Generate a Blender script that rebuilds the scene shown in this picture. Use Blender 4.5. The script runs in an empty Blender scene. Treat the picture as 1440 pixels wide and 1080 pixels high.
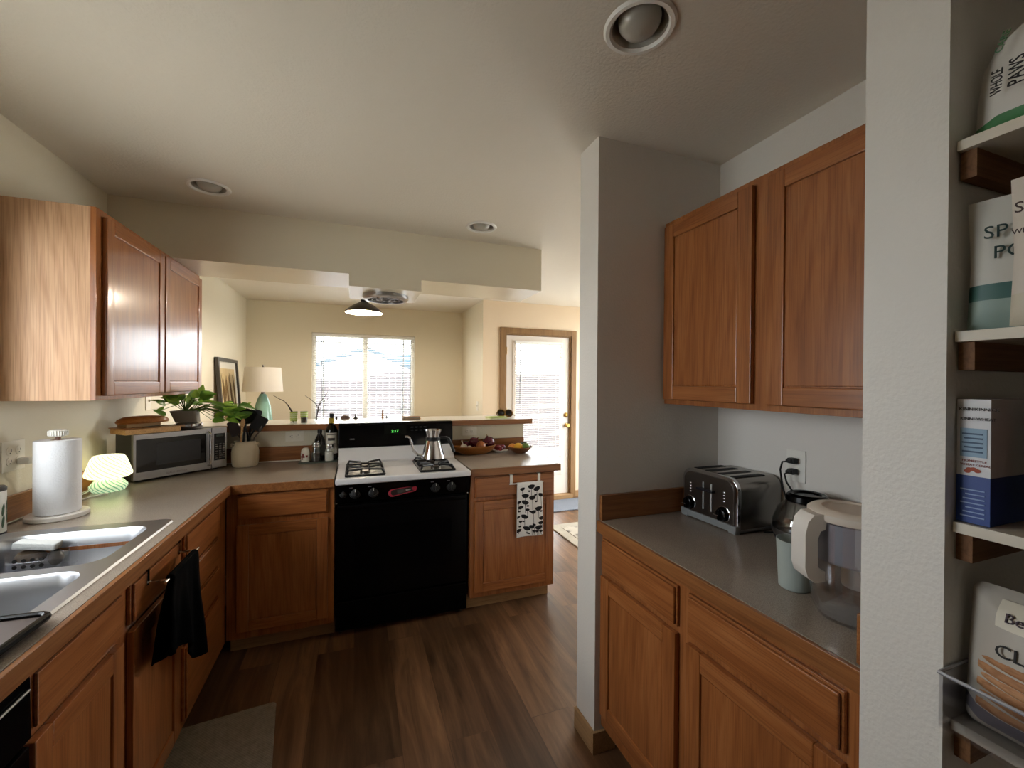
import bpy, bmesh, math, random
from mathutils import Matrix, Vector

SC = bpy.context.scene
COL = SC.collection
R = math.radians
random.seed(7)

# ------------------------------------------------------------------ camera
cam_data = bpy.data.cameras.new('camera')
cam = bpy.data.objects.new('camera', cam_data)
COL.objects.link(cam)
cam_data.sensor_width = 36.0
cam_data.sensor_fit = 'HORIZONTAL'
cam_data.lens = 592.4 / 1440 * 36.0
cam_data.clip_start = 0.02
cam_data.clip_end = 200
YAW, PITCH, ROLL = R(20.346), R(-0.21), R(0.43)
fwd = Vector((math.sin(YAW) * math.cos(PITCH), math.cos(YAW) * math.cos(PITCH), math.sin(PITCH)))
rgt = Vector((math.cos(YAW), -math.sin(YAW), 0))
upv = rgt.cross(fwd)
r2 = math.cos(ROLL) * rgt + math.sin(ROLL) * upv
u2 = -math.sin(ROLL) * rgt + math.cos(ROLL) * upv
rot = Matrix((r2, u2, -fwd)).transposed()
cam.matrix_world = Matrix.Translation((0, 0, 1.45)) @ rot.to_4x4()
SC.camera = cam

# ------------------------------------------------------------------ world, exposure
world = bpy.data.worlds.new('overcast_sky')
SC.world = world
world.use_nodes = True
wn = world.node_tree.nodes
wn['Background'].inputs[0].default_value = (0.92, 0.96, 1.0, 1)
wn['Background'].inputs[1].default_value = 8.5
SC.view_settings.view_transform = 'Standard'
SC.view_settings.look = 'None'
SC.view_settings.gamma = 1.0
SC.view_settings.use_curve_mapping = False
SC.view_settings.exposure = 0.7
SC.cycles.max_bounces = 10
SC.cycles.diffuse_bounces = 6
SC.cycles.glossy_bounces = 4
SC.cycles.transmission_bounces = 8
SC.cycles.transparent_max_bounces = 16
SC.cycles.sample_clamp_indirect = 6.0
SC.cycles.use_denoising = True
SC.cycles.caustics_reflective = False
SC.cycles.caustics_refractive = False


def portal(name, loc, rot_e, w, h):
    l = bpy.data.lights.new(name, 'AREA')
    l.shape = 'RECTANGLE'
    l.size, l.size_y = w, h
    o = bpy.data.objects.new(name, l)
    o.location = loc
    o.rotation_euler = rot_e
    COL.objects.link(o)
    l.cycles.is_portal = True
    return o


# light portals (they guide the daylight through the openings, they give no light)
portal('daylight_portal', (0.11, 5.93, 1.5), (R(-90), 0, 0), 1.24, 1.10)
portal('daylight_portal', (2.11, 4.90, 1.1), (R(-90), 0, 0), 0.60, 1.70)
portal('daylight_portal', (-1.36, 1.45, 1.575), (0, R(-90), 0), 0.95, 1.00)
portal('daylight_portal', (3.44, 3.875, 1.20), (0, R(90), 0), 2.10, 1.45)

# ------------------------------------------------------------------ materials


def lin(c):
    if isinstance(c, str):
        c = c.lstrip('#')
        c = [int(c[i:i + 2], 16) / 255 for i in (0, 2, 4)]
        c = [x / 12.92 if x <= 0.04045 else ((x + 0.055) / 1.055) ** 2.4 for x in c]
    return (c[0], c[1], c[2], 1)


def new_mat(name):
    m = bpy.data.materials.new(name)
    m.use_nodes = True
    nt = m.node_tree
    b = nt.nodes['Principled BSDF']
    return m, nt, b


def N(nt, t, **kw):
    n = nt.nodes.new(t)
    for k, v in kw.items():
        setattr(n, k, v)
    return n


def coords(nt, scale=(1, 1, 1), kind='Object'):
    tc = N(nt, 'ShaderNodeTexCoord')
    mp = N(nt, 'ShaderNodeMapping')
    mp.inputs['Scale'].default_value = scale
    nt.links.new(tc.outputs[kind], mp.inputs['Vector'])
    return mp.outputs['Vector']


def ramp(nt, fac, stops):
    r = N(nt, 'ShaderNodeValToRGB')
    els = r.color_ramp.elements
    while len(els) < len(stops):
        els.new(0.5)
    for e, (p, c) in zip(els, stops):
        e.position = p
        e.color = lin(c)
    nt.links.new(fac, r.inputs[0])
    return r.outputs[0]


def noise(nt, vec, scale, detail=4, rough=0.5, dist=0.0):
    n = N(nt, 'ShaderNodeTexNoise')
    n.inputs['Scale'].default_value = scale
    n.inputs['Detail'].default_value = detail
    n.inputs['Roughness'].default_value = rough
    n.inputs['Distortion'].default_value = dist
    if vec is not None:
        nt.links.new(vec, n.inputs['Vector'])
    return n.outputs['Fac']


def bump(nt, b, h, strength=0.1, dist=0.01):
    bp = N(nt, 'ShaderNodeBump')
    bp.inputs['Strength'].default_value = strength
    bp.inputs['Distance'].default_value = dist
    nt.links.new(h, bp.inputs['Height'])
    nt.links.new(bp.outputs[0], b.inputs['Normal'])


def mat(name, color, rough=0.5, metal=0.0, spec=0.5, coat=0.0, var=0.0, bump_s=0.0, bump_scale=200, alpha=1.0, trans=0.0, ior=1.45, sheen=0.0):
    m, nt, b = new_mat(name)
    b.inputs['Base Color'].default_value = lin(color)
    b.inputs['Roughness'].default_value = rough
    b.inputs['Metallic'].default_value = metal
    b.inputs['Specular IOR Level'].default_value = spec
    b.inputs['Coat Weight'].default_value = coat
    b.inputs['IOR'].default_value = ior
    b.inputs['Transmission Weight'].default_value = trans
    b.inputs['Sheen Weight'].default_value = sheen
    if var > 0:
        v = coords(nt)
        f = noise(nt, v, 6, 5)
        c = lin(color)
        lo = [x * (1 - var) for x in c[:3]]
        hi = [min(1, x * (1 + var)) for x in c[:3]]
        nt.links.new(ramp(nt, f, [(0.3, lo), (0.7, hi)]), b.inputs['Base Color'])
    if bump_s > 0:
        v = coords(nt)
        bump(nt, b, noise(nt, v, bump_scale, 3), bump_s, 0.004)
    return m


def wood(name, axis, dark, mid, light, rough=0.34, coat=0.6, cath=True):
    m, nt, b = new_mat(name)
    sc = {'x': (1.2, 16, 16), 'y': (16, 1.2, 16), 'z': (16, 16, 1.2)}[axis]
    v = coords(nt, sc)
    f = noise(nt, v, 1.6, 5, 0.6, 0.6)
    base = ramp(nt, f, [(0.25, dark), (0.5, mid), (0.75, light)])
    sc2 = {'x': (5, 260, 260), 'y': (260, 5, 260), 'z': (260, 260, 5)}[axis]
    v2 = coords(nt, sc2)
    f2 = noise(nt, v2, 1.0, 2, 0.5)
    pores = ramp(nt, f2, [(0.36, (0.62, 0.55, 0.5)), (0.52, (1, 1, 1))])
    mx = N(nt, 'ShaderNodeMix', data_type='RGBA', blend_type='MULTIPLY')
    mx.inputs[0].default_value = 0.55
    nt.links.new(base, mx.inputs[6])
    nt.links.new(pores, mx.inputs[7])
    out = mx.outputs[2]
    if cath:
        sc3 = {'x': (0.9, 7, 7), 'y': (7, 0.9, 7), 'z': (7, 7, 0.9)}[axis]
        v3 = coords(nt, sc3)
        w = N(nt, 'ShaderNodeTexWave', wave_type='BANDS', bands_direction='DIAGONAL')
        w.inputs['Scale'].default_value = 1.7
        w.inputs['Distortion'].default_value = 9
        w.inputs['Detail'].default_value = 3
        w.inputs['Detail Scale'].default_value = 0.7
        nt.links.new(v3, w.inputs['Vector'])
        rr = ramp(nt, w.outputs['Fac'], [(0.0, (0.8, 0.74, 0.68)), (0.35, (1, 1, 1))])
        m2 = N(nt, 'ShaderNodeMix', data_type='RGBA', blend_type='MULTIPLY')
        m2.inputs[0].default_value = 0.5
        nt.links.new(out, m2.inputs[6])
        nt.links.new(rr, m2.inputs[7])
        out = m2.outputs[2]
    nt.links.new(out, b.inputs['Base Color'])
    b.inputs['Roughness'].default_value = rough
    b.inputs['Coat Weight'].default_value = coat
    b.inputs['Coat Roughness'].default_value = 0.15
    b.inputs['Specular IOR Level'].default_value = 0.25
    bump(nt, b, f2, 0.08, 0.002)
    return m


OD, OM, OL = '#834d28', '#9b5f33', '#ad7042'
oak = {a: wood('oak_' + a, a, OD, OM, OL) for a in 'xyz'}
oak_edge = {a: wood('oak_edge_' + a, a, '#7a4a26', '#8f5c33', '#a06b3e', 0.4) for a in 'xy'}
birch = wood('birch_panel', 'z', '#b8916e', '#c79f7c', '#d2ac89', 0.5, 0.05)
door_trim = wood('door_trim_wood', 'z', '#7d5f3e', '#8b6a45', '#97754e', 0.5, 0.0, False)
trim_wood = {a: wood('trim_wood_' + a, a, '#9a7a58', '#a8865f', '#b49269', 0.5, 0.0, False) for a in 'xyz'}
cleat_wood = wood('cleat_wood', 'x', '#6d4a30', '#7d5738', '#8a6342', 0.6, 0.0, False)


def paint(name, color, bs=0.25, scale=130, rough=0.5, spec=0.4):
    m, nt, b = new_mat(name)
    b.inputs['Base Color'].default_value = lin(color)
    b.inputs['Roughness'].default_value = rough
    b.inputs['Specular IOR Level'].default_value = spec
    v = coords(nt)
    bump(nt, b, noise(nt, v, scale, 3), bs, 0.004)
    return m


wall_cream = paint('wall_cream', '#e2dac4')
wall_white = paint('wall_white', '#dedad3')
soffit_paint = paint('soffit_paint', '#ddd4be', 0.10, 130, 0.26, 0.75)
wall_peach = paint('wall_peach', '#e0cbae')
ceil_paint = paint('ceiling_paint', '#ddd6c8', 0.4, 90)
white_paint = mat('white_paint', '#e8e6df', 0.4)
white_plastic = mat('white_plastic', '#e6e4dc', 0.35)
ivory_plastic = mat('ivory_plastic', '#f0eadb', 0.35)
dark_slot = mat('dark_slot', '#1c1a18', 0.6)
black_gloss = mat('black_gloss', '#040405', 0.22, spec=0.18)
black_matte = mat('black_matte', '#0b0b0c', 0.5)
black_iron = mat('black_iron', '#0d0d0e', 0.45, bump_s=0.1)
black_cloth = mat('black_cloth', '#030303', 0.95, spec=0.05, bump_s=0.3, bump_scale=500)
enamel_white = mat('enamel_white', '#e4e4e6', 0.18, spec=0.5)
chrome = mat('chrome', '#cfcfd2', 0.12, 1.0)
brushed = mat('brushed_steel', '#a8a8aa', 0.3, 1.0)
steel_sink = mat('sink_steel', '#b4b6ba', 0.36, 1.0, bump_s=0.02)
steel_dark = mat('dark_steel', '#6d6862', 0.32, 1.0)
brass = mat('brass', '#c9a45c', 0.25, 1.0)
terracotta_grey = mat('pot_grey', '#7d776b', 0.7, var=0.08)
ceramic_cream = mat('ceramic_cream', '#c9bba2', 0.3, var=0.05)
soil = mat('soil', '#33261b', 0.9, var=0.2)
paper_white = mat('paper_towel_paper', '#e6e6e8', 0.9, spec=0.1, bump_s=0.5, bump_scale=160)
cardboard = mat('cardboard', '#a98a63', 0.9)
marble = mat('marble', '#e3ded7', 0.25, var=0.06)
melamine = mat('white_melamine', '#d8cfbe', 0.5, var=0.03)
board_wood = wood('board_wood', 'x', '#9a6a3c', '#b07c49', '#c08e5a', 0.5, 0.0)
board_pale = wood('board_pale', 'x', '#b98d5d', '#c69c6b', '#d2aa7b', 0.5, 0.0)
bowl_wood = wood('bowl_wood', 'x', '#7d4a22', '#99602f', '#b07940', 0.35, 0.1)
slate_green = mat('slate_green', '#4b5347', 0.4, var=0.1)
rug_grey = None


def counter_mat():
    m, nt, b = new_mat('grey_laminate')
    v = coords(nt)
    f = noise(nt, v, 420, 2)
    f2 = noise(nt, v, 9, 3)
    c1 = ramp(nt, f, [(0.35, '#877b6e'), (0.5, '#94887b'), (0.66, '#a0958a')])
    mx = N(nt, 'ShaderNodeMix', data_type='RGBA', blend_type='MULTIPLY')
    mx.inputs[0].default_value = 0.3
    nt.links.new(c1, mx.inputs[6])
    nt.links.new(ramp(nt, f2, [(0.3, (0.85, 0.85, 0.85)), (0.7, (1, 1, 1))]), mx.inputs[7])
    nt.links.new(mx.outputs[2], b.inputs['Base Color'])
    b.inputs['Roughness'].default_value = 0.24
    b.inputs['Specular IOR Level'].default_value = 0.6
    bump(nt, b, f, 0.03, 0.002)
    return m


laminate = counter_mat()


def floor_mat():
    m, nt, b = new_mat('vinyl_planks')
    tc = N(nt, 'ShaderNodeTexCoord')
    mp = N(nt, 'ShaderNodeMapping')
    mp.inputs['Rotation'].default_value = (0, 0, R(90))
    nt.links.new(tc.outputs['Object'], mp.inputs['Vector'])
    br = N(nt, 'ShaderNodeTexBrick')
    br.offset = 0.37
    br.inputs['Scale'].default_value = 1
    br.inputs['Brick Width'].default_value = 1.22
    br.inputs['Row Height'].default_value = 0.18
    br.inputs['Mortar Size'].default_value = 0.0012
    br.inputs['Mortar Smooth'].default_value = 0.3
    br.inputs['Color1'].default_value = (0, 0, 0, 1)
    br.inputs['Color2'].default_value = (1, 1, 1, 1)
    br.inputs['Mortar'].default_value = (0.0, 0.0, 0.0, 1)
    nt.links.new(mp.outputs[0], br.inputs['Vector'])
    # per-plank offset for grain
    add = N(nt, 'ShaderNodeMixRGB', blend_type='ADD')
    add.inputs[0].default_value = 1.0
    mulv = N(nt, 'ShaderNodeVectorMath', operation='SCALE')
    mulv.inputs['Scale'].default_value = 7.0
    nt.links.new(br.outputs['Color'], mulv.inputs[0])
    addv = N(nt, 'ShaderNodeVectorMath', operation='ADD')
    nt.links.new(tc.outputs['Object'], addv.inputs[0])
    nt.links.new(mulv.outputs[0], addv.inputs[1])
    m1 = N(nt, 'ShaderNodeMapping')
    m1.inputs['Scale'].default_value = (9, 0.9, 9)
    nt.links.new(addv.outputs[0], m1.inputs['Vector'])
    g = noise(nt, m1.outputs[0], 1.6, 6, 0.62, 0.8)
    m2 = N(nt, 'ShaderNodeMapping')
    m2.inputs['Scale'].default_value = (90, 2.5, 90)
    nt.links.new(addv.outputs[0], m2.inputs['Vector'])
    g2 = noise(nt, m2.outputs[0], 1.0, 3, 0.6)
    base = ramp(nt, g, [(0.28, '#4d3726'), (0.45, '#6e5038'), (0.6, '#846246'), (0.78, '#9a7755')])
    tone = ramp(nt, br.outputs['Color'], [(0.0, (0.52, 0.50, 0.48)), (0.5, (0.80, 0.78, 0.76)), (1.0, (1.12, 1.08, 1.04))])
    a = N(nt, 'ShaderNodeMix', data_type='RGBA', blend_type='MULTIPLY')
    a.inputs[0].default_value = 1
    nt.links.new(base, a.inputs[6])
    nt.links.new(tone, a.inputs[7])
    c = N(nt, 'ShaderNodeMix', data_type='RGBA', blend_type='MULTIPLY')
    c.inputs[0].default_value = 0.5
    nt.links.new(a.outputs[2], c.inputs[6])
    nt.links.new(ramp(nt, g2, [(0.3, (0.6, 0.57, 0.55)), (0.6, (1, 1, 1))]), c.inputs[7])
    nt.links.new(c.outputs[2], b.inputs['Base Color'])
    b.inputs['Roughness'].default_value = 0.33
    b.inputs['Specular IOR Level'].default_value = 0.5
    bump(nt, b, g2, 0.05, 0.002)
    return m


def thin_glass(name, tint=(1, 1, 1), refl=0.08, rough=0.0):
    m = bpy.data.materials.new(name)
    m.use_nodes = True
    nt = m.node_tree
    nt.nodes.clear()
    o = N(nt, 'ShaderNodeOutputMaterial')
    t = N(nt, 'ShaderNodeBsdfTransparent')
    t.inputs[0].default_value = lin(tint)
    g = N(nt, 'ShaderNodeBsdfGlossy')
    g.inputs['Roughness'].default_value = rough
    lw = N(nt, 'ShaderNodeLayerWeight')
    lw.inputs['Blend'].default_value = 0.25
    mu = N(nt, 'ShaderNodeMath', operation='MULTIPLY_ADD')
    mu.inputs[1].default_value = 0.75
    mu.inputs[2].default_value = refl
    mu.use_clamp = True
    nt.links.new(lw.outputs['Facing'], mu.inputs[0])
    pw = N(nt, 'ShaderNodeMath', operation='POWER')
    pw.inputs[1].default_value = 3.0
    nt.links.new(lw.outputs['Facing'], pw.inputs[0])
    nt.links.new(pw.outputs[0], mu.inputs[0])
    mx = N(nt, 'ShaderNodeMixShader')
    nt.links.new(mu.outputs[0], mx.inputs[0])
    nt.links.new(t.outputs[0], mx.inputs[1])
    nt.links.new(g.outputs[0], mx.inputs[2])
    nt.links.new(mx.outputs[0], o.inputs[0])
    return m


pane_glass = thin_glass('window_pane_glass', (0.97, 0.98, 0.98), 0.04)
clear_plastic = thin_glass('clear_plastic', (0.975, 0.975, 0.985), 0.14, 0.03)
clear_glass = thin_glass('clear_glass', (0.9, 0.92, 0.91), 0.09, 0.01)
carafe_glass = thin_glass('carafe_glass', (0.80, 0.80, 0.79), 0.12, 0.01)
water_clear = thin_glass('water_clear', (0.97, 0.98, 0.985), 0.06, 0.0)


def frosted(name, color, alpha):
    m = bpy.data.materials.new(name)
    m.use_nodes = True
    nt = m.node_tree
    b = nt.nodes['Principled BSDF']
    b.inputs['Base Color'].default_value = lin(color)
    b.inputs['Roughness'].default_value = 0.35
    b.inputs['Alpha'].default_value = alpha
    return m


def emit(name, color, strength):
    m, nt, b = new_mat(name)
    b.inputs['Base Color'].default_value = lin(color)
    b.inputs['Emission Color'].default_value = lin(color)
    b.inputs['Emission Strength'].default_value = strength
    return m


# ------------------------------------------------------------------ mesh builder
WPOS = {}


class MB:
    def __init__(s):
        s.bm = bmesh.new()
        s.M = Matrix.Identity(4)
        s.hard = False

    def _fin(s, verts, faces, mi):
        for v in verts:
            v.co = s.M @ v.co
        for f in faces:
            f.material_index = mi

    def box(s, x0, x1, y0, y1, z0, z1, bev=0.0, mi=0, seg=2):
        t = bmesh.new()
        bmesh.ops.create_cube(t, size=1)
        for v in t.verts:
            v.co = Vector(((x0 + x1) / 2 + v.co.x * (x1 - x0), (y0 + y1) / 2 + v.co.y * (y1 - y0), (z0 + z1) / 2 + v.co.z * (z1 - z0)))
        if bev > 0:
            s.hard = True
            bev = min(bev, abs(x1 - x0) * .49, abs(y1 - y0) * .49, abs(z1 - z0) * .49)
            bmesh.ops.bevel(t, geom=t.edges[:], offset=bev, segments=seg, profile=0.5, affect='EDGES')
        s.merge(t, mi)
        return s

    def merge(s, t, mi=0):
        mp = {}
        for v in t.verts:
            mp[v] = s.bm.verts.new(s.M @ v.co)
        for f in t.faces:
            try:
                nf = s.bm.faces.new([mp[v] for v in f.verts])
                nf.material_index = mi
            except ValueError:
                pass
        t.free()

    def lathe(s, prof, c=(0, 0, 0), n=28, mi=0, axis='z', cap0=True, cap1=True, sx=1.0, sy=1.0):
        rings = []
        for r, z in prof:
            ring = []
            for i in range(n):
                a = 2 * math.pi * i / n
                p = (r * math.cos(a) * sx, r * math.sin(a) * sy, z)
                if axis == 'y':
                    p = (p[0], p[2], p[1])
                elif axis == 'x':
                    p = (p[2], p[0], p[1])
                ring.append(s.bm.verts.new(s.M @ (Vector(c) + Vector(p))))
            rings.append(ring)
        for a, b in zip(rings, rings[1:]):
            for i in range(n):
                f = s.bm.faces.new((a[i], a[(i + 1) % n], b[(i + 1) % n], b[i]))
                f.material_index = mi
        if cap0:
            s.bm.faces.new(rings[0]).material_index = mi
        if cap1:
            s.bm.faces.new(rings[-1]).material_index = mi
        return s

    def tube(s, pts, r, n=8, mi=0, flat=None):
        pts = [Vector(p) for p in pts]
        rs = r if isinstance(r, (list, tuple)) else [r] * len(pts)
        rings = []
        prev = None
        for i, p in enumerate(pts):
            d = (pts[min(i + 1, len(pts) - 1)] - pts[max(i - 1, 0)]).normalized()
            if prev is None:
                a = Vector((0, 0, 1)) if abs(d.z) < 0.9 else Vector((1, 0, 0))
                u = d.cross(a).normalized()
            else:
                u = (prev - d * prev.dot(d)).normalized()
            prev = u
            w = d.cross(u)
            k = flat or 1.0
            rings.append([s.bm.verts.new(s.M @ (p + rs[i] * (math.cos(2 * math.pi * j / n) * u + k * math.sin(2 * math.pi * j / n) * w))) for j in range(n)])
        for a, b in zip(rings, rings[1:]):
            for j in range(n):
                s.bm.faces.new((a[j], a[(j + 1) % n], b[(j + 1) % n], b[j])).material_index = mi
        s.bm.faces.new(rings[0]).material_index = mi
        s.bm.faces.new(rings[-1]).material_index = mi
        return s

    def prism(s, poly, plane, a0, a1, mi=0, bev=0.0):
        def P(u, v, a):
            return {'xy': (u, v, a), 'xz': (u, a, v), 'yz': (a, u, v)}[plane]
        t = bmesh.new()
        A = [t.verts.new(P(u, v, a0)) for u, v in poly]
        B = [t.verts.new(P(u, v, a1)) for u, v in poly]
        t.faces.new(A)
        t.faces.new(B)
        n = len(poly)
        for i in range(n):
            t.faces.new((A[i], A[(i + 1) % n], B[(i + 1) % n], B[i]))
        bmesh.ops.recalc_face_normals(t, faces=t.faces[:])
        if bev > 0:
            s.hard = True
            bmesh.ops.bevel(t, geom=t.edges[:], offset=bev, segments=2, profile=0.5, affect='EDGES')
        s.merge(t, mi)
        return s

    def surf(s, fn, nu, nv, mi=0, closed_u=False):
        g = [[s.bm.verts.new(s.M @ Vector(fn(i / nu, j / nv))) for j in range(nv + 1)] for i in range(nu + (0 if closed_u else 1))]
        k = len(g)
        for i in range(nu):
            for j in range(nv):
                s.bm.faces.new((g[i][j], g[(i + 1) % k][j], g[(i + 1) % k][j + 1], g[i][j + 1])).material_index = mi
        return s

    def ball(s, c, rx, ry=None, rz=None, mi=0, nu=20, nv=12, shape=None):
        ry = ry or rx
        rz = rz or rx
        t = bmesh.new()
        bmesh.ops.create_uvsphere(t, u_segments=nu, v_segments=nv, radius=1)
        for v in t.verts:
            k = shape(v.co) if shape else 1.0
            v.co = Vector((c[0] + rx * v.co.x * k, c[1] + ry * v.co.y * k, c[2] + rz * v.co.z))
        s.merge(t, mi)
        return s

    def pillow(s, poly, P, depth, rings=6, mi=0):
        """closed soft bag: outline POLY (u, v), bulging by DEPTH both ways; P(u, v, w) -> xyz"""
        cx = sum(p[0] for p in poly) / len(poly)
        cy = sum(p[1] for p in poly) / len(poly)
        n = len(poly)
        edge = [s.bm.verts.new(s.M @ Vector(P(u, v, 0))) for u, v in poly]
        for sg in (1, -1):
            prev = edge
            for k in range(1, rings):
                t = 1 - k / rings
                h = depth * (1 - t ** 2.6) ** 0.55 * sg
                ring = [s.bm.verts.new(s.M @ Vector(P(cx + (u - cx) * t, cy + (v - cy) * t, h))) for u, v in poly]
                for i in range(n):
                    s.bm.faces.new((prev[i], prev[(i + 1) % n], ring[(i + 1) % n], ring[i])).material_index = mi
                prev = ring
            s.bm.faces.new(prev).material_index = mi
        return s

    def build(s, name, m, parent=None, base=None, ang=35, thick=0.0, sub=0):
        bm = s.bm
        bmesh.ops.remove_doubles(bm, verts=bm.verts[:], dist=1e-6)
        if thick == 0:
            bmesh.ops.recalc_face_normals(bm, faces=bm.faces[:])
        if parent is not None:
            W = WPOS[parent]
        elif base is not None:
            W = Vector(base)
        else:
            xs = [v.co for v in bm.verts]
            W = Vector(((min(v.x for v in xs) + max(v.x for v in xs)) / 2, (min(v.y for v in xs) + max(v.y for v in xs)) / 2, min(v.z for v in xs)))
        bmesh.ops.translate(bm, verts=bm.verts[:], vec=-W)
        me = bpy.data.meshes.new(name)
        bm.to_mesh(me)
        bm.free()
        for mm in (m if isinstance(m, (list, tuple)) else [m]):
            me.materials.append(mm)
        me.polygons.foreach_set('use_smooth', [True] * len(me.polygons))
        me.set_sharp_from_angle(angle=R(ang))
        o = bpy.data.objects.new(name, me)
        COL.objects.link(o)
        if parent is not None:
            o.parent = parent
        else:
            o.location = W
        WPOS[o] = W
        if thick:
            md = o.modifiers.new('thickness', 'SOLIDIFY')
            md.thickness = thick
            md.offset = 0
        if s.hard:
            md = o.modifiers.new('weighted_normals', 'WEIGHTED_NORMAL')
            md.keep_sharp = True
        if sub:
            md = o.modifiers.new('smooth', 'SUBSURF')
            md.levels = md.render_levels = sub
        return o


def tag(o, label=None, cat=None, group=None, kind=None):
    if label:
        o['label'] = label
    if cat:
        o['category'] = cat
    if group:
        o['group'] = group
    if kind:
        o['kind'] = kind
    return o


def thing(name, loc, label, cat, group=None):
    o = bpy.data.objects.new(name, None)
    o.empty_display_size = 0.05
    o.location = loc
    COL.objects.link(o)
    WPOS[o] = Vector(loc)
    return tag(o, label, cat, group)


def dup(root, loc, label=None, rotz=None):
    c = root.copy()
    COL.objects.link(c)
    c.location = loc
    if rotz is not None:
        c.rotation_euler = (0, 0, rotz)
    WPOS[c] = Vector(loc)
    if label:
        c['label'] = label
    for ch in root.children:
        k = ch.copy()
        COL.objects.link(k)
        k.parent = c
        for g in ch.children:
            q = g.copy()
            COL.objects.link(q)
            q.parent = k
    return c


def struct(o):
    o['kind'] = 'structure'
    return o


def frame(origin, u, w):
    """local x along u, local y along w (outward), local z up"""
    u, w = Vector(u), Vector(w)
    return Matrix(((u.x, w.x, 0, origin[0]), (u.y, w.y, 0, origin[1]), (u.z, w.z, 1, origin[2]), (0, 0, 0, 1)))


def text(name, s, size, origin, right, up, m, parent, ext=0.0004, align='LEFT', squash=1.0):
    cu = bpy.data.curves.new(name, 'FONT')
    cu.body = s
    cu.size = size
    cu.extrude = ext
    cu.align_x = align
    cu.resolution_u = 3
    o = bpy.data.objects.new(name, cu)
    COL.objects.link(o)
    dg = bpy.context.evaluated_depsgraph_get()
    me = bpy.data.meshes.new_from_object(o.evaluated_get(dg))
    bpy.data.objects.remove(o)
    bpy.data.curves.remove(cu)
    r_, u_ = Vector(right).normalized(), Vector(up).normalized()
    n_ = r_.cross(u_)
    W = WPOS[parent]
    Mx = Matrix(((r_.x * squash, u_.x, n_.x, origin[0] - W.x), (r_.y * squash, u_.y, n_.y, origin[1] - W.y), (r_.z * squash, u_.z, n_.z, origin[2] - W.z), (0, 0, 0, 1)))
    me.transform(Mx)
    me.materials.clear()
    me.materials.append(m)
    ob = bpy.data.objects.new(name, me)
    COL.objects.link(ob)
    ob.parent = parent
    WPOS[ob] = W
    return ob


def rrect(cx, cy, w, h, r, n=6):
    out = []
    for (sx, sy, a0) in ((1, 1, 0), (-1, 1, 90), (-1, -1, 180), (1, -1, 270)):
        for i in range(n + 1):
            a = R(a0 + 90 * i / n)
            out.append((cx + sx * (w / 2 - r) + r * math.cos(a), cy + sy * (h / 2 - r) + r * math.sin(a)))
    return out


def circle(cx, cy, r, n=32):
    return [(cx + r * math.cos(2 * math.pi * i / n), cy + r * math.sin(2 * math.pi * i / n)) for i in range(n)]


def holed_plane(mb, outer, holes, z, mi=0):
    t = bmesh.new()
    eds = []
    for lp in [outer] + holes:
        vs = [t.verts.new((p[0], p[1], z)) for p in lp]
        eds += [t.edges.new((vs[i], vs[(i + 1) % len(vs)])) for i in range(len(vs))]
    bmesh.ops.triangle_fill(t, use_beauty=True, use_dissolve=False, edges=eds)
    mb.merge(t, mi)


# ================================================================== SETTING
XL, XR = -1.22, 1.505
CZ = 2.415
YF = -2.0        # wall behind the camera
YB = 5.77        # far dining wall
YE = 4.74        # entry wall
XE = 3.3         # far right wall of the living side

fl = MB()
fl.box(XL - .12, XE + .12, YF - .12, YB + .12, -0.10, 0)
struct(fl.build('floor', floor_mat(), base=(0, 0, 0)))

LIGHTS = [(0.715, 0.955), (0.726, 2.525), (-0.693, 2.505)]
ce = MB()
holed_plane(ce, [(XL - .1, YF - .1), (XE + .1, YF - .1), (XE + .1, YB + .1), (XL - .1, YB + .1)], [circle(x, y, 0.074) for x, y in LIGHTS], CZ)
ceil = struct(ce.build('ceiling', ceil_paint, base=(0, 0, CZ)))
up = MB()
up.box(XL - .12, XE + .12, YF - .12, YB + .12, CZ + .25, CZ + .30)  # unseen slab added over the ceiling to keep sky light from leaking in
struct(up.build('sky_block_slab', ceil_paint))


def wall(name, m, *boxes):
    w = MB()
    for b in boxes:
        w.box(*b)
    return struct(w.build(name, m, base=(0, 0, 0)))


SY0, SY1, SZ0, SZ1 = 0.95, 1.95, 1.10, 2.05     # window over the sink
wall('wall_left', wall_cream, (XL - .12, XL, YF - .12, SY0, 0, CZ + .25), (XL - .12, XL, SY1, YB + .12, 0, CZ + .25),
     (XL - .12, XL, SY0, SY1, 0, SZ0), (XL - .12, XL, SY0, SY1, SZ1, CZ + .25))
WX0, WX1, WZ0, WZ1 = -0.515, 0.742, 0.94, 2.056
wall('wall_back', wall_cream, (XL, WX0, YB, YB + .12, 0, CZ + .25), (WX1, 1.51, YB, YB + .12, 0, CZ + .25),
     (WX0, WX1, YB, YB + .12, 0, WZ0), (WX0, WX1, YB, YB + .12, WZ1, CZ + .25))
wall('wall_dining_right', wall_cream, (1.39, 1.51, YE, YB, 0, CZ + .25))
DX0, DX1, DZ1 = 1.671, 2.549, 2.035
wall('wall_entry', wall_peach, (1.51, DX0, YE, YE + .12, 0, CZ + .25), (DX1, XE + .12, YE, YE + .12, 0, CZ + .25), (DX0, DX1, YE, YE + .12, DZ1, CZ + .25),
     (1.391, 1.51, YE - .002, YE, 0, CZ))
LY0, LY1, LZ0, LZ1 = 3.15, 4.6, 0.15, 2.25
wall('wall_right', wall_white, (XE, XE + .12, 1.43, LY0, 0, CZ + .25), (XE, XE + .12, LY1, YE, 0, CZ + .25), (XE, XE + .12, LY0, LY1, 0, LZ0), (XE, XE + .12, LY0, LY1, LZ1, CZ + .25))
wall('wall_alcove', wall_white, (0.885, XE, 1.43, 1.57, 0, CZ + .01))
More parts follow.
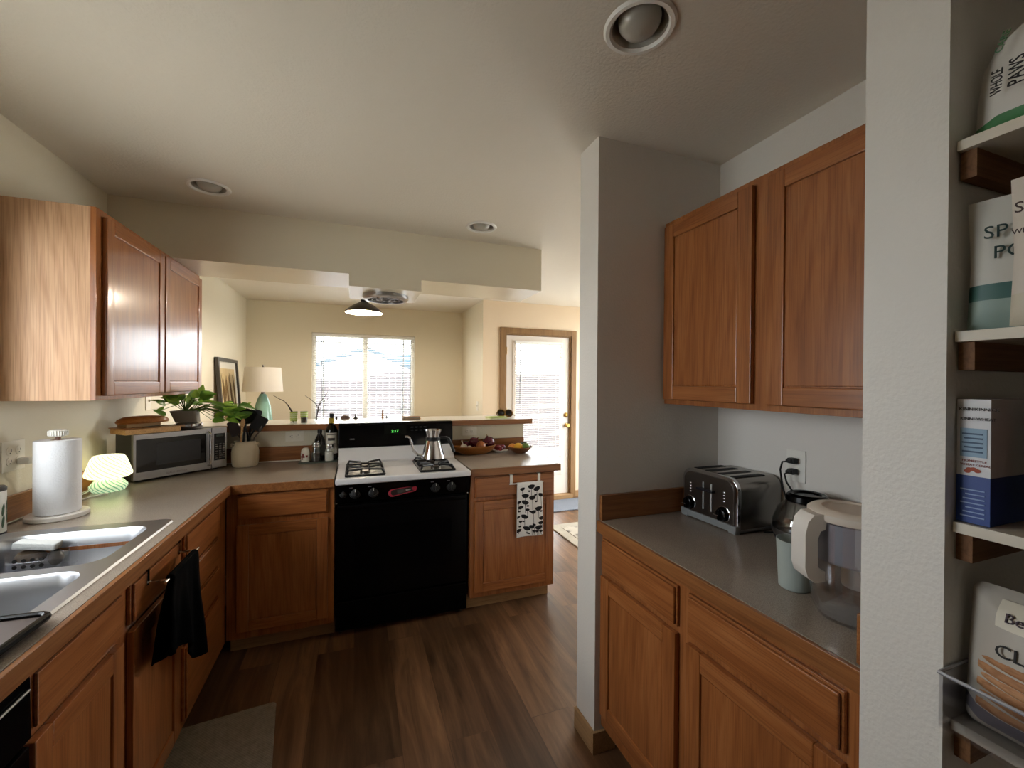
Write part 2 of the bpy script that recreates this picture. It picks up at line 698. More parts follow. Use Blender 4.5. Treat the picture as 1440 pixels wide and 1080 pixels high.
wall('wall_alcove_right', wall_white, (XR, XR + .12, YF - .12, 1.43, 0, CZ + .25))
wall('wall_pantry', wall_white, (0.885, XR, 0.39, 0.508, 0, CZ + .01))
wall('wall_pantry_near', wall_white, (0.885, XR, -0.70, -0.58, 0, CZ + .01))
wall('wall_front', wall_white, (XL, XR, YF - .12, YF, 0, CZ + .25))
wall('wall_bar', wall_cream, (XL, 1.277, 3.175, 3.29, 0, 1.122))
wall('wall_soffit', soffit_paint, (XL, 1.258, 2.797, 3.225, 2.115, CZ + .01), (-0.043, 0.40, 2.797, 3.225, 2.04, 2.116))

# base trims
b = MB()
b.box(0.872, 0.885, 1.43, 1.57, 0, 0.085, 0.003)
b.box(0.872, 0.975, 1.418, 1.43, 0, 0.085, 0.003)
struct(b.build('baseboard_alcove', trim_wood['y']))
b = MB()
b.box(2.62, XE, YE - .012, YE, 0, 0.085, 0.003)
b.box(1.39, 1.60, YE - .014, YE - .002, 0, 0.085, 0.003)
struct(b.build('baseboard_entry', trim_wood['x']))
b = MB()
b.box(DX0 - .02, DX1 + .02, YE - .05, YE + .12, 0, 0.055, 0.004)
struct(b.build('trim_1', trim_wood['x']))

# ---- dining window
win = MB()
fw = 0.045
y0, y1 = YB + .03, YB + .10
for bx in ((WX0, WX0 + fw, y0, y1, WZ0, WZ1), (WX1 - fw, WX1, y0, y1, WZ0, WZ1), (WX0 + fw, WX1 - fw, y0, y1, WZ1 - fw, WZ1), (WX0 + fw, WX1 - fw, y0, y1, WZ0, WZ0 + fw),
           (0.085, 0.145, y0, y1, WZ0 + fw, WZ1 - fw)):
    win.box(*bx, 0.004)
w1 = struct(win.build('window_1', white_paint))
g = MB()
g.box(WX0 + fw, 0.085, YB + .062, YB + .066, WZ0 + fw, WZ1 - fw)
g.box(0.145, WX1 - fw, YB + .062, YB + .066, WZ0 + fw, WZ1 - fw)
g.build('pane', pane_glass, w1)
g = MB()
for x in (-0.385, 0.60):
    g.box(x - .009, x + .009, YB + .068, YB + .076, WZ0 + fw, WZ1 - fw)
for z in (1.945, 1.08):
    g.box(WX0 + fw, 0.085, YB + .068, YB + .076, z - .009, z + .009)
    g.box(0.145, WX1 - fw, YB + .068, YB + .076, z - .009, z + .009)
g.build('muntin', mat('muntin_grey', '#5c6068', 0.5), w1)
g = MB()
g.box(WX0 - .0, WX1 + .0, YB + .0, YB + .03, WZ0 - .02, WZ0 + .004, 0.003)
g.build('sill', white_paint, w1)

blind_white = mat('blind_white', '#eceae4', 0.5)
bl = thing('mini_blind', (0.11, YB - .02, WZ1 - .05), 'white horizontal mini blind hanging in the wide dining window', 'window blind')
h = MB()
h.box(WX0 + .012, WX1 - .012, YB - .004, YB + .028, WZ1 - .032, WZ1 - .004, 0.003)
h.build('headrail', blind_white, bl)
h = MB()
nsl = 46
for i in range(nsl):
    z = WZ1 - .05 - i * (WZ1 - .05 - WZ0 - .03) / (nsl - 1)
    h.surf(lambda u, v, z=z: (WX0 + .015 + u * (WX1 - WX0 - .03), YB + .000 + v * .025, z + 0.0025 * math.sin(math.pi * v) - (v - .5) * .006), 1, 4)
sl = h.build('slat', blind_white, bl)
tag(sl, kind='stuff')
h = MB()
for x in (-0.38, 0.11, 0.60):
    h.tube([(x, YB + .0125, WZ1 - .03), (x, YB + .0125, WZ0 + .03)], 0.0012, 5)
h.build('cord', blind_white, bl)
h = MB()
h.tube([(-0.40, YB - .006, WZ1 - .04), (-0.395, YB - .008, 1.20)], 0.004, 6)
h.build('wand', mat('wand_grey', '#6f7378', 0.4), bl)

# ---- entry door
dr = MB()
cw = 0.072
for bx in ((DX0 - cw, DX0, YE - .018, YE, 0, DZ1 + cw), (DX1, DX1 + cw, YE - .018, YE, 0, DZ1 + cw), (DX0, DX1, YE - .018, YE, DZ1, DZ1 + cw)):
    dr.box(*bx, 0.004)
for bx in ((DX0, DX0 + .015, YE, YE + .12, 0.05, DZ1), (DX1 - .015, DX1, YE, YE + .12, 0.05, DZ1), (DX0 + .015, DX1 - .015, YE, YE + .12, DZ1 - .015, DZ1)):
    dr.box(*bx)
d1 = struct(dr.build('door_1', door_trim))
GX0, GX1, GZ0, GZ1 = 1.80, 2.42, 0.33, 1.93
s0, s1 = DX0 + .016, DX1 - .016
dd = MB()
for bx in ((s0, GX0, YE + .02, YE + .06, 0.06, DZ1 - .017), (GX1, s1, YE + .02, YE + .06, 0.06, DZ1 - .017), (GX0, GX1, YE + .02, YE + .06, 0.06, GZ0), (GX0, GX1, YE + .02, YE + .06, GZ1, DZ1 - .017)):
    dd.box(*bx)
for bx in ((GX0 - .03, GX0 + .012, YE + .012, YE + .022, GZ0 - .03, GZ1 + .03), (GX1 - .012, GX1 + .03, YE + .012, YE + .022, GZ0 - .03, GZ1 + .03), (GX0, GX1, YE + .012, YE + .022, GZ0 - .03, GZ0 + .012), (GX0, GX1, YE + .012, YE + .022, GZ1 - .012, GZ1 + .03)):
    dd.box(*bx, 0.003)
leaf = dd.build('door_leaf', mat('door_paint', '#e6dcd0', 0.45), d1)
g = MB()
g.box(GX0, GX1, YE + .040, YE + .044, GZ0, GZ1)
g.build('door_pane', pane_glass, d1)
g = MB()
g.lathe([(0.026, 0), (0.026, -.008), (0.012, -.014), (0.012, -.03), (0.026, -.042), (0.029, -.055), (0.02, -.066)], (2.50, YE + .02, 0.915), axis='y', n=20)
g.build('door_knob', brass, d1)
g = MB()
g.lathe([(0.028, 0), (0.028, -.012), (0.016, -.018), (0.012, -.024)], (2.495, YE + .02, 1.045), axis='y', n=20)
g.build('deadbolt', brass, d1)
for z in (1.83, 1.10, 0.30):
    g = MB()
    g.box(DX0 + .008, DX0 + .024, YE + .005, YE + .02, z - .045, z + .045, 0.002)
    g.build('hinge', brass, d1)
g = MB()
g.box(DX1 - .022, DX1 - .012, YE + .002, YE + .02, 0.885, 0.945)
g.build('strike_plate', steel_dark, d1)

bl2 = thing('mini_blind', (2.11, YE, GZ1), 'white mini blind covering the glass of the entry door', 'window blind')
h = MB()
h.box(1.79, 2.43, YE - .016, YE + .008, 1.925, 1.955, 0.003)
h.build('headrail', blind_white, bl2)
h = MB()
nsl = 58
for i in range(nsl):
    z = 1.915 - i * (1.915 - 0.53) / (nsl - 1)
    h.surf(lambda u, v, z=z: (1.80 + u * .62, YE - .018 + v * .024, z + .0025 * math.sin(math.pi * v) - (v - .5) * .012), 1, 4)
tag(h.build('slat', blind_white, bl2), kind='stuff')
h = MB()
for x in (1.88, 2.11, 2.34):
    h.tube([(x, YE - .005, 1.93), (x, YE - .005, 0.52)], 0.0012, 5)
h.build('cord', blind_white, bl2)
h = MB()
h.box(1.80, 2.42, YE - .014, YE + .006, 0.508, 0.524, 0.003)
h.build('bottom_rail', blind_white, bl2)
h = MB()
h.tube([(1.855, YE - .022, 1.92), (1.85, YE - .024, 1.19)], 0.0045, 6)
h.build('wand', mat('wand_dark', '#5a5c60', 0.4), bl2)

# ---- window over the sink (outside the frame, gives the kitchen its daylight)
win = MB()
x0, x1 = XL - .10, XL - .04
for bx in ((x0, x1, SY0, SY0 + .045, SZ0, SZ1), (x0, x1, SY1 - .045, SY1, SZ0, SZ1), (x0, x1, SY0, SY1, SZ0, SZ0 + .045), (x0, x1, SY0, SY1, SZ1 - .045, SZ1), (x0, x1, (SY0+SY1)/2-.03, (SY0+SY1)/2+.03, SZ0, SZ1)):
    win.box(*bx, 0.003)
w2 = struct(win.build('window_2', white_paint))
g = MB()
g.box(XL - .072, XL - .068, SY0 + .045, SY1 - .045, SZ0 + .045, SZ1 - .045)
g.build('pane', pane_glass, w2)

bl3 = thing('mini_blind', (XL - .02, 1.45, SZ1), 'white mini blind drawn most of the way up at the kitchen sink window', 'window blind')
h = MB()
h.box(XL - .035, XL - .003, SY0 + .004, SY1 - .004, SZ1 - .03, SZ1 - .002, .003)
h.build('headrail', blind_white, bl3)
h = MB()
nsl = 10
for i in range(nsl):
    z = SZ1 - .05 - i * .022
    h.surf(lambda u, v, z=z: (XL - .034 + .026 * v, SY0 + .008 + u * (SY1 - SY0 - .016), z + .0025 * math.sin(math.pi * v) + (v - .5) * .004), 1, 4)
tag(h.build('slat', blind_white, bl3), kind='stuff')

# ---- big living side window (outside the frame)
win = MB()
x0, x1 = XE + .04, XE + .10
for bx in ((x0, x1, LY0, LY0 + .05, LZ0, LZ1), (x0, x1, LY1 - .05, LY1, LZ0, LZ1), (x0, x1, LY0, LY1, LZ0, LZ0 + .05), (x0, x1, LY0, LY1, LZ1 - .05, LZ1), (x0, x1, 3.85, 3.91, LZ0, LZ1)):
    win.box(*bx, 0.003)
w3 = struct(win.build('window_3', white_paint))
g = MB()
g.box(XE + .068, XE + .072, LY0 + .05, LY1 - .05, LZ0 + .05, LZ1 - .05)
g.build('pane', pane_glass, w3)

# ---- outside
gm = MB()
gm.box(-40, 40, -40, 60, -0.35, -0.25)
struct(gm.build('ground', mat('pale_ground', '#cfcbc4', 0.9, var=0.1)))
fence_m = wood('fence_wood', 'z', '#4a4547', '#544e51', '#5e585b', 0.8, 0, False)
b = MB()
b.box(1.52, 3.6, 4.87, 9.0, -.25, -.20)  # added dark patch, dims the bright ground seen through the door glass
struct(b.build('dark_ground_patch', mat('dark_patch', '#343a40', .7, var=.1)))
tree_m = mat('bare_bark', '#5b5350', .9)
tre = thing('bare_tree', (-2.2, 13.5, -.25), 'bare leafless tree beyond the fence at the left of the dining window', 'tree')
random.seed(3)
c = MB()


def branch(p, d, L, r, lev):
    q = p + d * L
    c.tube([p, (p + q) / 2 + Vector((random.uniform(-.05, .05), 0, random.uniform(-.05, .05))) * L, q], [r, r * .8, r * .6], 5)
    if lev > 0:
        for _ in range(3):
            nd = (d + Vector((random.uniform(-.8, .8), random.uniform(-.4, .4), random.uniform(-.3, .7)))).normalized()
            branch(p + d * L * random.uniform(.55, 1), nd, L * random.uniform(.55, .75), r * .55, lev - 1)


branch(Vector((-2.2, 13.5, -.25)), Vector((.08, 0, 1)), 1.9, .10, 5)
c.build('branch', tree_m, tre)
fe = thing('garden_fence', (2, 10, -.25), 'weathered wooden board fence standing outside the dining window', 'fence')
h = MB()
x = -6.0
k = 0
while x < 12:
    top = 1.50 if x < 0.20 else 1.66
    h.box(x, x + .135, 10, 10.02, -.25, top + random.uniform(-.01, .01))
    x += .14
h.build('boards', fence_m, fe)
h = MB()
h.box(-6, 12, 10.02, 10.06, .2, .29)
h.box(-6, 12, 10.02, 10.06, 1.2, 1.29)
h.build('rail', fence_m, fe)
ho = thing('house', (1, 18, -.25), 'pale neighbouring house with a blue grey roof beyond the fence', 'house')
h = MB()
h.prism([(-3.2, -.25), (2.5, -.25), (2.5, 1.80), (0.40, 2.72), (-3.2, 1.35)], 'xz', 18, 24)
h.build('wall', mat('house_siding', '#d7dade', 0.8), ho)
h = MB()
h.prism([(0.28, 2.74), (0.40, 2.84), (2.75, 1.80), (2.70, 1.69)], 'xz', 17.5, 24.5)
h.prism([(0.52, 2.74), (0.40, 2.84), (-3.5, 1.36), (-3.5, 1.24)], 'xz', 17.5, 24.5)
h.build('roof', mat('roof_shingle', '#35444f', 0.8), ho)
h = MB()
h.prism([(0.3, 2.0), (0.9, 3.0), (5.2, 3.0), (5.6, 2.0)], 'xz', 24.6, 25)
h.box(.4, 5.4, 24.7, 29, -.25, 2.0)
h.build('rear_wing', mat('wing_roof', '#3d5668', 0.8), ho)

# ================================================================== CABINETS


def door_panel(M, u0, u1, z0, z1, parent, ax_u, name='door', t=0.019, st=0.055):
    """framed door; local x along the face, local y outward"""
    d = MB()
    d.M = M
    d.box(u0, u0 + st, 0, t, z0, z1, 0.004, 0)
    d.box(u1 - st, u1, 0, t, z0, z1, 0.004, 0)
    d.box(u0 + st - .001, u1 - st + .001, 0, t, z0, z0 + st, 0.004, 1)
    d.box(u0 + st - .001, u1 - st + .001, 0, t, z1 - st, z1, 0.004, 1)
    o = d.build(name, [oak['z'], oak[ax_u]], parent)
    p = MB()
    p.M = M
    i = st - .008
    p.box(u0 + i, u1 - i, 0.001, t - .0075, z0 + i, z1 - i, 0.0)
    q = st + .004
    p.box(u0 + q, u1 - q, 0.001, t - .005, z0 + q, z1 - q, 0.003)
    p.build('door_panel', oak['z'], o)
    return o


def drawer_front(M, u0, u1, z0, z1, parent, ax_u, t=0.019, name='drawer'):
    d = MB()
    d.M = M
    d.box(u0, u1, 0, t * .55, z0, z1, 0.003)
    d.box(u0 + .006, u1 - .006, t * .5, t, z0 + .006, z1 - .006, 0.005)
    return d.build(name, oak[ax_u], parent)


def carcass(M, u0, u1, depth, parent, ax_u, z_top=0.872, toe=True, left_panel=False):
    c = MB()
    c.M = M
    z0 = 0.105 if toe else 0
    c.box(u0, u1, -depth, -.018, z0, z_top)
    c.box(u0, u1, -.018, 0, z0, z_top, 0.001)
    o = c.build('carcass', oak['z'], parent)
    if toe:
        k = MB()
        k.M = M
        k.box(u0, u1, -depth, -.09, 0, z0)
        k.build('toe_kick', trim_wood[ax_u], parent)
    return o


# left run: face plane x = -0.62, u along +y, outward +x
FXL = -0.621
ML = frame((FXL, 0, 0), (0, 1, 0), (1, 0, 0))
cab = thing('base_cabinet', (-0.9, 1.5, 0), 'oak sink base cabinet with two doors and false drawer fronts under the sink', 'cabinet')
c = MB()
c.M = ML
for q in ((1.115, 1.133, -.59, -.018, .105, .872), (1.887, 1.905, -.59, -.018, .105, .872), (1.133, 1.887, -.59, -.572, .105, .872), (1.133, 1.887, -.572, -.018, .105, .123), (1.115, 1.905, -.018, 0, .105, .872)):
    c.box(*q)
c.build('carcass', oak['z'], cab)
c = MB()
c.M = ML
c.box(1.115, 1.905, -.59, -.09, 0, .105)
c.build('toe_kick', trim_wood['y'], cab)
drawer_front(ML, 1.128, 1.478, 0.735, 0.858, cab, 'y', name='false_front')
drawer_front(ML, 1.530, 1.882, 0.735, 0.858, cab, 'y', name='false_front')
door_panel(ML, 1.128, 1.478, 0.14, 0.716, cab, 'y')
door_panel(ML, 1.530, 1.882, 0.14, 0.716, cab, 'y')
cab = thing('base_cabinet', (-0.9, 2.15, 0), 'oak cabinet with a stack of four drawers at the inner corner', 'cabinet')
carcass(ML, 1.906, 2.52, 0.59, cab, 'y')
for za, zb in ((0.715, 0.858), (0.575, 0.703), (0.435, 0.563), (0.14, 0.423)):
    drawer_front(ML, 1.945, 2.37, za, zb, cab, 'y')
# back-left cabinet: face plane y = 2.535, u along +x, outward -y
FYB = 2.537
MBk = frame((0, FYB, 0), (1, 0, 0), (0, -1, 0))
cab = thing('base_cabinet', (-0.36, 2.85, 0), 'shadowed oak cabinet with one drawer and one door left of the stove', 'cabinet')
carcass(MBk, -0.62, -0.108, 0.61, cab, 'x')
drawer_front(MBk, -0.572, -0.14, 0.728, 0.856, cab, 'x')
door_panel(MBk, -0.572, -0.14, 0.145, 0.700, cab, 'x')
cab = thing('base_cabinet', (0.96, 2.85, 0), 'oak cabinet with one drawer and one door at the peninsula end', 'cabinet')
carcass(MBk, 0.672, 1.245, 0.61, cab, 'x')
drawer_front(MBk, 0.696, 1.232, 0.728, 0.858, cab, 'x')
door_panel(MBk, 0.696, 1.232, 0.140, 0.706, cab, 'x')
# alcove base: face plane x = 0.912, u along +y, outward -x
MR = frame((0.914, 0, 0), (0, 1, 0), (-1, 0, 0))
cab = thing('base_cabinet', (1.2, 0.97, 0), 'wide oak cabinet with two drawers and two doors below the toaster', 'cabinet')
carcass(MR, 0.510, 1.428, 0.588, cab, 'y')
drawer_front(MR, 1.004, 1.412, 0.722, 0.846, cab, 'y')
drawer_front(MR, 0.545, 0.962, 0.722, 0.846, cab, 'y')
door_panel(MR, 1.004, 1.412, 0.165, 0.704, cab, 'y')
door_panel(MR, 0.545, 0.962, 0.165, 0.704, cab, 'y')

# upper cabinets
uc = thing('wall_cabinet', (-1.08, 2.65, 1.37), 'pair of oak wall cabinet doors with a pale side panel on the left wall', 'cabinet')
c = MB()
c.box(XL + .002, -0.958, 2.088, 3.222, 1.372, 2.114, 0)
c.build('carcass', birch, uc)
c = MB()
c.box(XL + .002, -0.958, 2.080, 2.088, 1.368, 2.114, 0.0005)
c.build('side_panel', birch, uc)
c = MB()
c.box(-0.958, -0.940, 2.080, 3.222, 1.368, 2.114, 0.001)
c.build('face_frame', oak['z'], uc)
MU = frame((-0.940, 0, 0), (0, 1, 0), (1, 0, 0))
door_panel(MU, 2.118, 2.650, 1.385, 2.09, uc, 'y')
door_panel(MU, 2.665, 3.205, 1.385, 2.09, uc, 'y')

uc = thing('wall_cabinet', (1.35, 0.97, 1.37), 'oak wall cabinet with two doors above the toaster', 'cabinet')
c = MB()
c.box(1.225, XR - .002, 0.510, 1.428, 1.372, 2.112)
c.build('carcass', oak['z'], uc)
c = MB()
c.box(1.208, 1.225, 0.510, 1.428, 1.366, 2.114, 0.001)
c.build('face_frame', oak['z'], uc)
MV = frame((1.208, 0, 0), (0, 1, 0), (-1, 0, 0))
door_panel(MV, 1.004, 1.415, 1.386, 2.092, uc, 'y')
door_panel(MV, 0.530, 0.950, 1.386, 2.092, uc, 'y')

# ================================================================== COUNTERTOPS
CT = 0.914
SX0, SX1, SYa, SYb = -1.115, -0.672, 1.125, 1.93     # sink cut-out
ct = thing('countertop', (-0.7, 2.0, 0.874), 'long grey laminate L-shaped countertop running from the sink to the stove', 'countertop')
c = MB()
Y0 = -0.6
c.box(XL + .002, SX0, Y0, 3.175, .874, CT)
c.box(SX1, -0.607, Y0, 2.517, .874, CT)
c.box(SX0, SX1, Y0, SYa, .874, CT)
c.box(SX0, SX1, SYb, 3.175, .874, CT)
c.box(SX1, -0.108, 2.517, 3.175, .874, CT)
c.build('laminate_top', laminate, ct)
c = MB()
c.prism([(-0.607, Y0), (-0.594, Y0), (-0.594, 2.505), (-0.108, 2.505), (-0.108, 2.517), (-0.607, 2.517)], 'xy', .868, CT - .001, 0, 0.002)
c.build('edge_strip', oak_edge['y'], ct)
c = MB()
c.box(XL + .002, XL + .018, Y0, 3.157, CT, 1.012, 0.003, 0)
c.box(XL + .002, -0.105, 3.157, 3.174, CT, 1.012, 0.003, 1)
c.build('backsplash', [oak_edge['y'], oak_edge['x']], ct)
c = MB()
c.box(XL + .018, XL + .026, Y0, 3.157, CT, CT + .006, 0.002)
c.box(XL + .026, -0.105, 3.149, 3.157, CT, CT + .006, 0.002)
c.build('caulk', mat('caulk', '#d8d2c4', 0.5), ct)

ct = thing('countertop', (0.96, 2.85, 0.874), 'short brownish grey laminate countertop of the peninsula right of the stove', 'countertop')
c = MB()
c.box(0.668, 1.268, 2.517, 3.175, .874, CT)
c.build('laminate_top', laminate, ct)
c = MB()
c.box(0.668, 1.280, 2.505, 2.517, .868, CT - .001, 0.002, 0)
c.box(1.268, 1.280, 2.517, 3.175, .868, CT - .001, 0.002, 1)
c.build('edge_strip', [oak_edge['x'], oak_edge['y']], ct)
c = MB()
c.box(0.668, 1.277, 3.157, 3.175, CT, 1.008, 0.003)
c.build('backsplash', oak_edge['x'], ct)

ct = thing('countertop', (1.2, 0.97, 0.874), 'dark grey laminate countertop in the alcove with oak front edge', 'countertop')
c = MB()
c.box(0.900, XR, 0.509, 1.429, .874, CT)
c.build('laminate_top', laminate, ct)
c = MB()
c.box(0.888, 0.900, 0.509, 1.429, .868, CT - .001, 0.002)
c.build('edge_strip', oak_edge['y'], ct)
c = MB()
c.box(0.900, XR, 1.411, 1.429, CT, 1.012, 0.003, 0)
c.build('backsplash', oak_edge['x'], ct)
c = MB()
c.box(0.905, XR, 0.509, 0.527, CT, 1.012, 0.003, 0)
c.build('backsplash', oak_edge['x'], ct)

bt = thing('bar_top', (0.06, 3.3, 1.123), 'raised breakfast bar top with an oak edge behind the stove', 'bar top')
c = MB()
c.box(XL, 1.335, 3.118, 3.512, 1.124, 1.162)
c.build('laminate_top', mat('bar_laminate', '#dcd9d2', 0.22, var=0.03), bt)
c = MB()
c.prism([(XL, 3.100), (1.325, 3.100), (1.350, 3.125), (1.350, 3.505), (1.325, 3.530), (XL, 3.530), (XL, 3.512), (1.335, 3.512), (1.335, 3.118), (XL, 3.118)], 'xy', 1.122, 1.1615, 0, 0.002)
c.build('edge_strip', oak_edge['x'], bt)

# ================================================================== SINK
sk = thing('double_sink', (-0.91, 1.53, CT), 'stainless steel double bowl sink set into the left countertop', 'sink')
B1 = (-0.890, 1.727, 0.395, 0.345)
B2 = (-0.890, 1.328, 0.395, 0.365)
c = MB()
outer = rrect(-0.889, 1.5275, 0.480, 0.865, 0.03, 5)
holes = [rrect(*B1, 0.06, 6), rrect(*B2, 0.06, 6)]
holed_plane(c, outer, holes, CT + .006)
# rim skirt
o2 = rrect(-0.889, 1.5275, 0.490, 0.875, 0.035, 5)
vs_a = [c.bm.verts.new((p[0], p[1], CT + .006)) for p in outer]
vs_b = [c.bm.verts.new((p[0], p[1], CT + .0005)) for p in o2]
for i in range(len(outer)):
    c.bm.faces.new((vs_a[i], vs_a[(i + 1) % len(outer)], vs_b[(i + 1) % len(outer)], vs_b[i]))
c.build('rim', steel_sink, sk)
for (cx, cy, w, h_) in (B1, B2):
    c = MB()
    prev = None
    for (ins, z, r) in ((0, CT + .006, .06), (.006, CT - .002, .058), (.012, CT - .05, .055), (.02, CT - .14, .055), (.04, CT - .165, .06), (.10, CT - .172, .05), (.155, CT - .176, .012)):
        pts = rrect(cx, cy, w - 2 * ins, h_ - 2 * ins, r, 6)
        ring = [c.bm.verts.new((p[0], p[1], z)) for p in pts]
        if prev:
            n = len(ring)
            for i in range(n):
                c.bm.faces.new((prev[i], prev[(i + 1) % n], ring[(i + 1) % n], ring[i]))
        prev = ring
    c.bm.faces.new(prev)
    o = c.build('bowl', steel_sink, sk, ang=60)
    c = MB()
    c.lathe([(.043, CT - .1735), (.043, CT - .171), (.03, CT - .171), (.026, CT - .175)], (cx, cy, 0), cap0=False)
    c.build('drain', chrome, o)

# ================================================================== OUTLETS


def outlet(loc, u, w, up, label, gangs=1, m=None, sw=False, parent_only=False):
    """plate centred on loc in the plane (u, up); w outward"""
    m = m or ivory_plastic
    t = thing('light_switch' if sw else 'wall_outlet', loc, label, 'light switch' if sw else 'outlet')
    u, w, upv_ = Vector(u), Vector(w), Vector(up)
    M = Matrix(((u.x, w.x, upv_.x, loc[0]), (u.y, w.y, upv_.y, loc[1]), (u.z, w.z, upv_.z, loc[2]), (0, 0, 0, 1)))
    wd = 0.070 + .046 * (gangs - 1)
    p = MB()
    p.M = M
    p.box(-wd / 2, wd / 2, 0.0, 0.005, -.057, .057, 0.002)
    p.build('cover_plate', m, t)
    for gi in range(gangs):
        cx = (gi - (gangs - 1) / 2) * .046
        if sw:
            q = MB()
            q.M = M
            q.box(cx - .005, cx + .005, 0.004, 0.014, -.004, .012, 0.001)
            q.build('toggle', m, t)
            continue
        for sgn in (1, -1):
            q = MB()
            q.M = M
            q.lathe([(.0165, .0048), (.0165, .0068), (.0155, .0072)], (cx, 0, sgn * .0195), axis='y', n=20)
            so = q.build('receptacle', m, t)
            q = MB()
            q.M = M
            z = sgn * .0195
            q.box(cx - .0075, cx - .0055, .0070, .0076, z - .002, z + .007)
            q.box(cx + .0050, cx + .0070, .0070, .0076, z - .002, z + .006)
            q.lathe([(.0022, .0070), (.0022, .0076)], (cx, 0, z - .0075), axis='y', n=10)
            q.build('slot', dark_slot, so)
    return t


outlet((-0.383, 3.175, 1.077), (0, 0, 1), (0, -1, 0), (1, 0, 0), 'horizontal cream outlet on the bar wall left of the stove')
outlet((0.828, 3.175, 1.072), (0, 0, 1), (0, -1, 0), (1, 0, 0), 'horizontal cream outlet on the bar wall behind the red onions')
outlet((XR, 1.075, 1.155), (0, -1, 0), (-1, 0, 0), (0, 0, 1), 'white outlet plate above the toaster with two black plugs', m=white_plastic)
outlet((XL, 2.155, 1.158), (0, 1, 0), (1, 0, 0), (0, 0, 1), 'wide cream outlet plate on the left wall beside the paper towels', gangs=2)
outlet((XL, 3.265, 1.315), (0, 1, 0), (1, 0, 0), (0, 0, 1), 'small cream switch plate on the left wall under the cabinet', sw=True)
outlet((1.39, 4.95, 1.16), (0, 1, 0), (-1, 0, 0), (0, 0, 1), 'pale switch plate on the narrow dining wall beside the door', sw=True, m=white_plastic)
outlet((2.70, YE, 1.165), (1, 0, 0), (0, -1, 0), (0, 0, 1), 'cream switch plate on the peach wall right of the entry door', sw=True)

# ================================================================== CEILING FIXTURES
bulb_off = mat('frosted_bulb', '#a9a59a', 0.25, spec=0.6)
can_white = mat('can_white', '#b9b5aa', 0.5)
for (x, y), lab in zip(LIGHTS, ('large recessed ceiling light nearest the pantry, unlit', 'recessed ceiling light near the right end of the soffit, unlit', 'recessed ceiling light above the corner left of the stove, unlit')):
    t = thing('recessed_light', (x, y, CZ), lab, 'ceiling light', 'recessed ceiling lights')
    c = MB()
    c.lathe([(.073, CZ + .004), (.080, CZ - .008), (.090, CZ - .008), (.096, CZ - .001), (.073, CZ + .001)], (x, y, 0), n=40, cap0=False, cap1=False)
    c.build('trim_ring', white_paint, t)
    c = MB()
    c.lathe([(.073, CZ - .001), (.070, CZ + .13), (.0001, CZ + .13)], (x, y, 0), n=32, cap0=False, cap1=False)
    c.build('can', can_white, t)
    c = MB()
    c.lathe([(.0001, CZ - .020), (.022, CZ - .018), (.042, CZ - .010), (.054, CZ + .006), (.057, CZ + .022), (.050, CZ + .05), (.03, CZ + .09), (.02, CZ + .12)], (x, y, 0), n=32, cap0=False)
    c.build('bulb', bulb_off, t)

vf = thing('exhaust_vent', (0.185, 3.03, 2.04), 'round steel exhaust vent with dark blades under the soffit box', 'vent fan')
c = MB()
c.lathe([(.150, 2.041), (.152, 2.018), (.140, 2.008), (.120, 2.006), (.118, 2.030), (.118, 2.041)], (0.19, 3.03, 0), n=40, cap0=False, cap1=False)
c.build('rim', brushed, vf)
c = MB()
c.lathe([(.118, 2.0395), (.118, 2.037)], (0.19, 3.03, 0), n=32)
c.build('cavity', mat('vent_dark', '#1d1612', 0.7), vf)
c = MB()
for k in range(8):
    a = k * math.pi / 4
    c.tube([(0.19 + .025 * math.cos(a), 3.03 + .025 * math.sin(a), 2.014), (0.19 + .116 * math.cos(a + .25), 3.03 + .116 * math.sin(a + .25), 2.014)], 0.004, 6)
for r in (.03, .06, .09):
    c.tube([(0.19 + r * math.cos(2 * math.pi * i / 24), 3.03 + r * math.sin(2 * math.pi * i / 24), 2.013) for i in range(25)], 0.003, 6)
c.build('grille', steel_dark, vf)

# pendant lamp over the dining table
PX, PY = 0.068, 4.2
pl = thing('pendant_lamp', (PX, PY, CZ), 'dark bronze dome pendant lamp glowing beyond the soffit', 'pendant lamp')
bronze = mat('bronze', '#3a322a', 0.35, 0.7)
c = MB()
c.lathe([(.166, 2.092), (.168, 2.100), (.155, 2.118), (.105, 2.155), (.040, 2.192), (.030, 2.196), (.0001, 2.197)], (PX, PY, 0), n=40, cap0=False, cap1=False)
c.build('shade', bronze, pl)
c = MB()
c.lathe([(.164, 2.092), (.150, 2.116), (.100, 2.150), (.040, 2.186), (.0001, 2.19)], (PX, PY, 0), n=40, cap0=False, cap1=False)
c.build('shade_lining', mat('lining_white', '#f2eee4', 0.6), pl)
c = MB()
c.lathe([(.030, 2.19), (.030, 2.235), (.010, 2.24)], (PX, PY, 0), n=20)
c.build('socket_cap', black_matte, pl)
c = MB()
c.tube([(PX, PY, 2.235), (PX, PY, CZ - .02)], 0.004, 8)
c.build('cord', black_matte, pl)
c = MB()
c.lathe([(.06, CZ - .001), (.06, CZ - .018), (.02, CZ - .03)], (PX, PY, 0), n=24)
c.build('canopy', black_matte, pl)
c = MB()
c.ball((PX, PY, 2.130), .045, .045, .048)
c.build('bulb', emit('pendant_bulb', '#ffeed6', 420), pl)

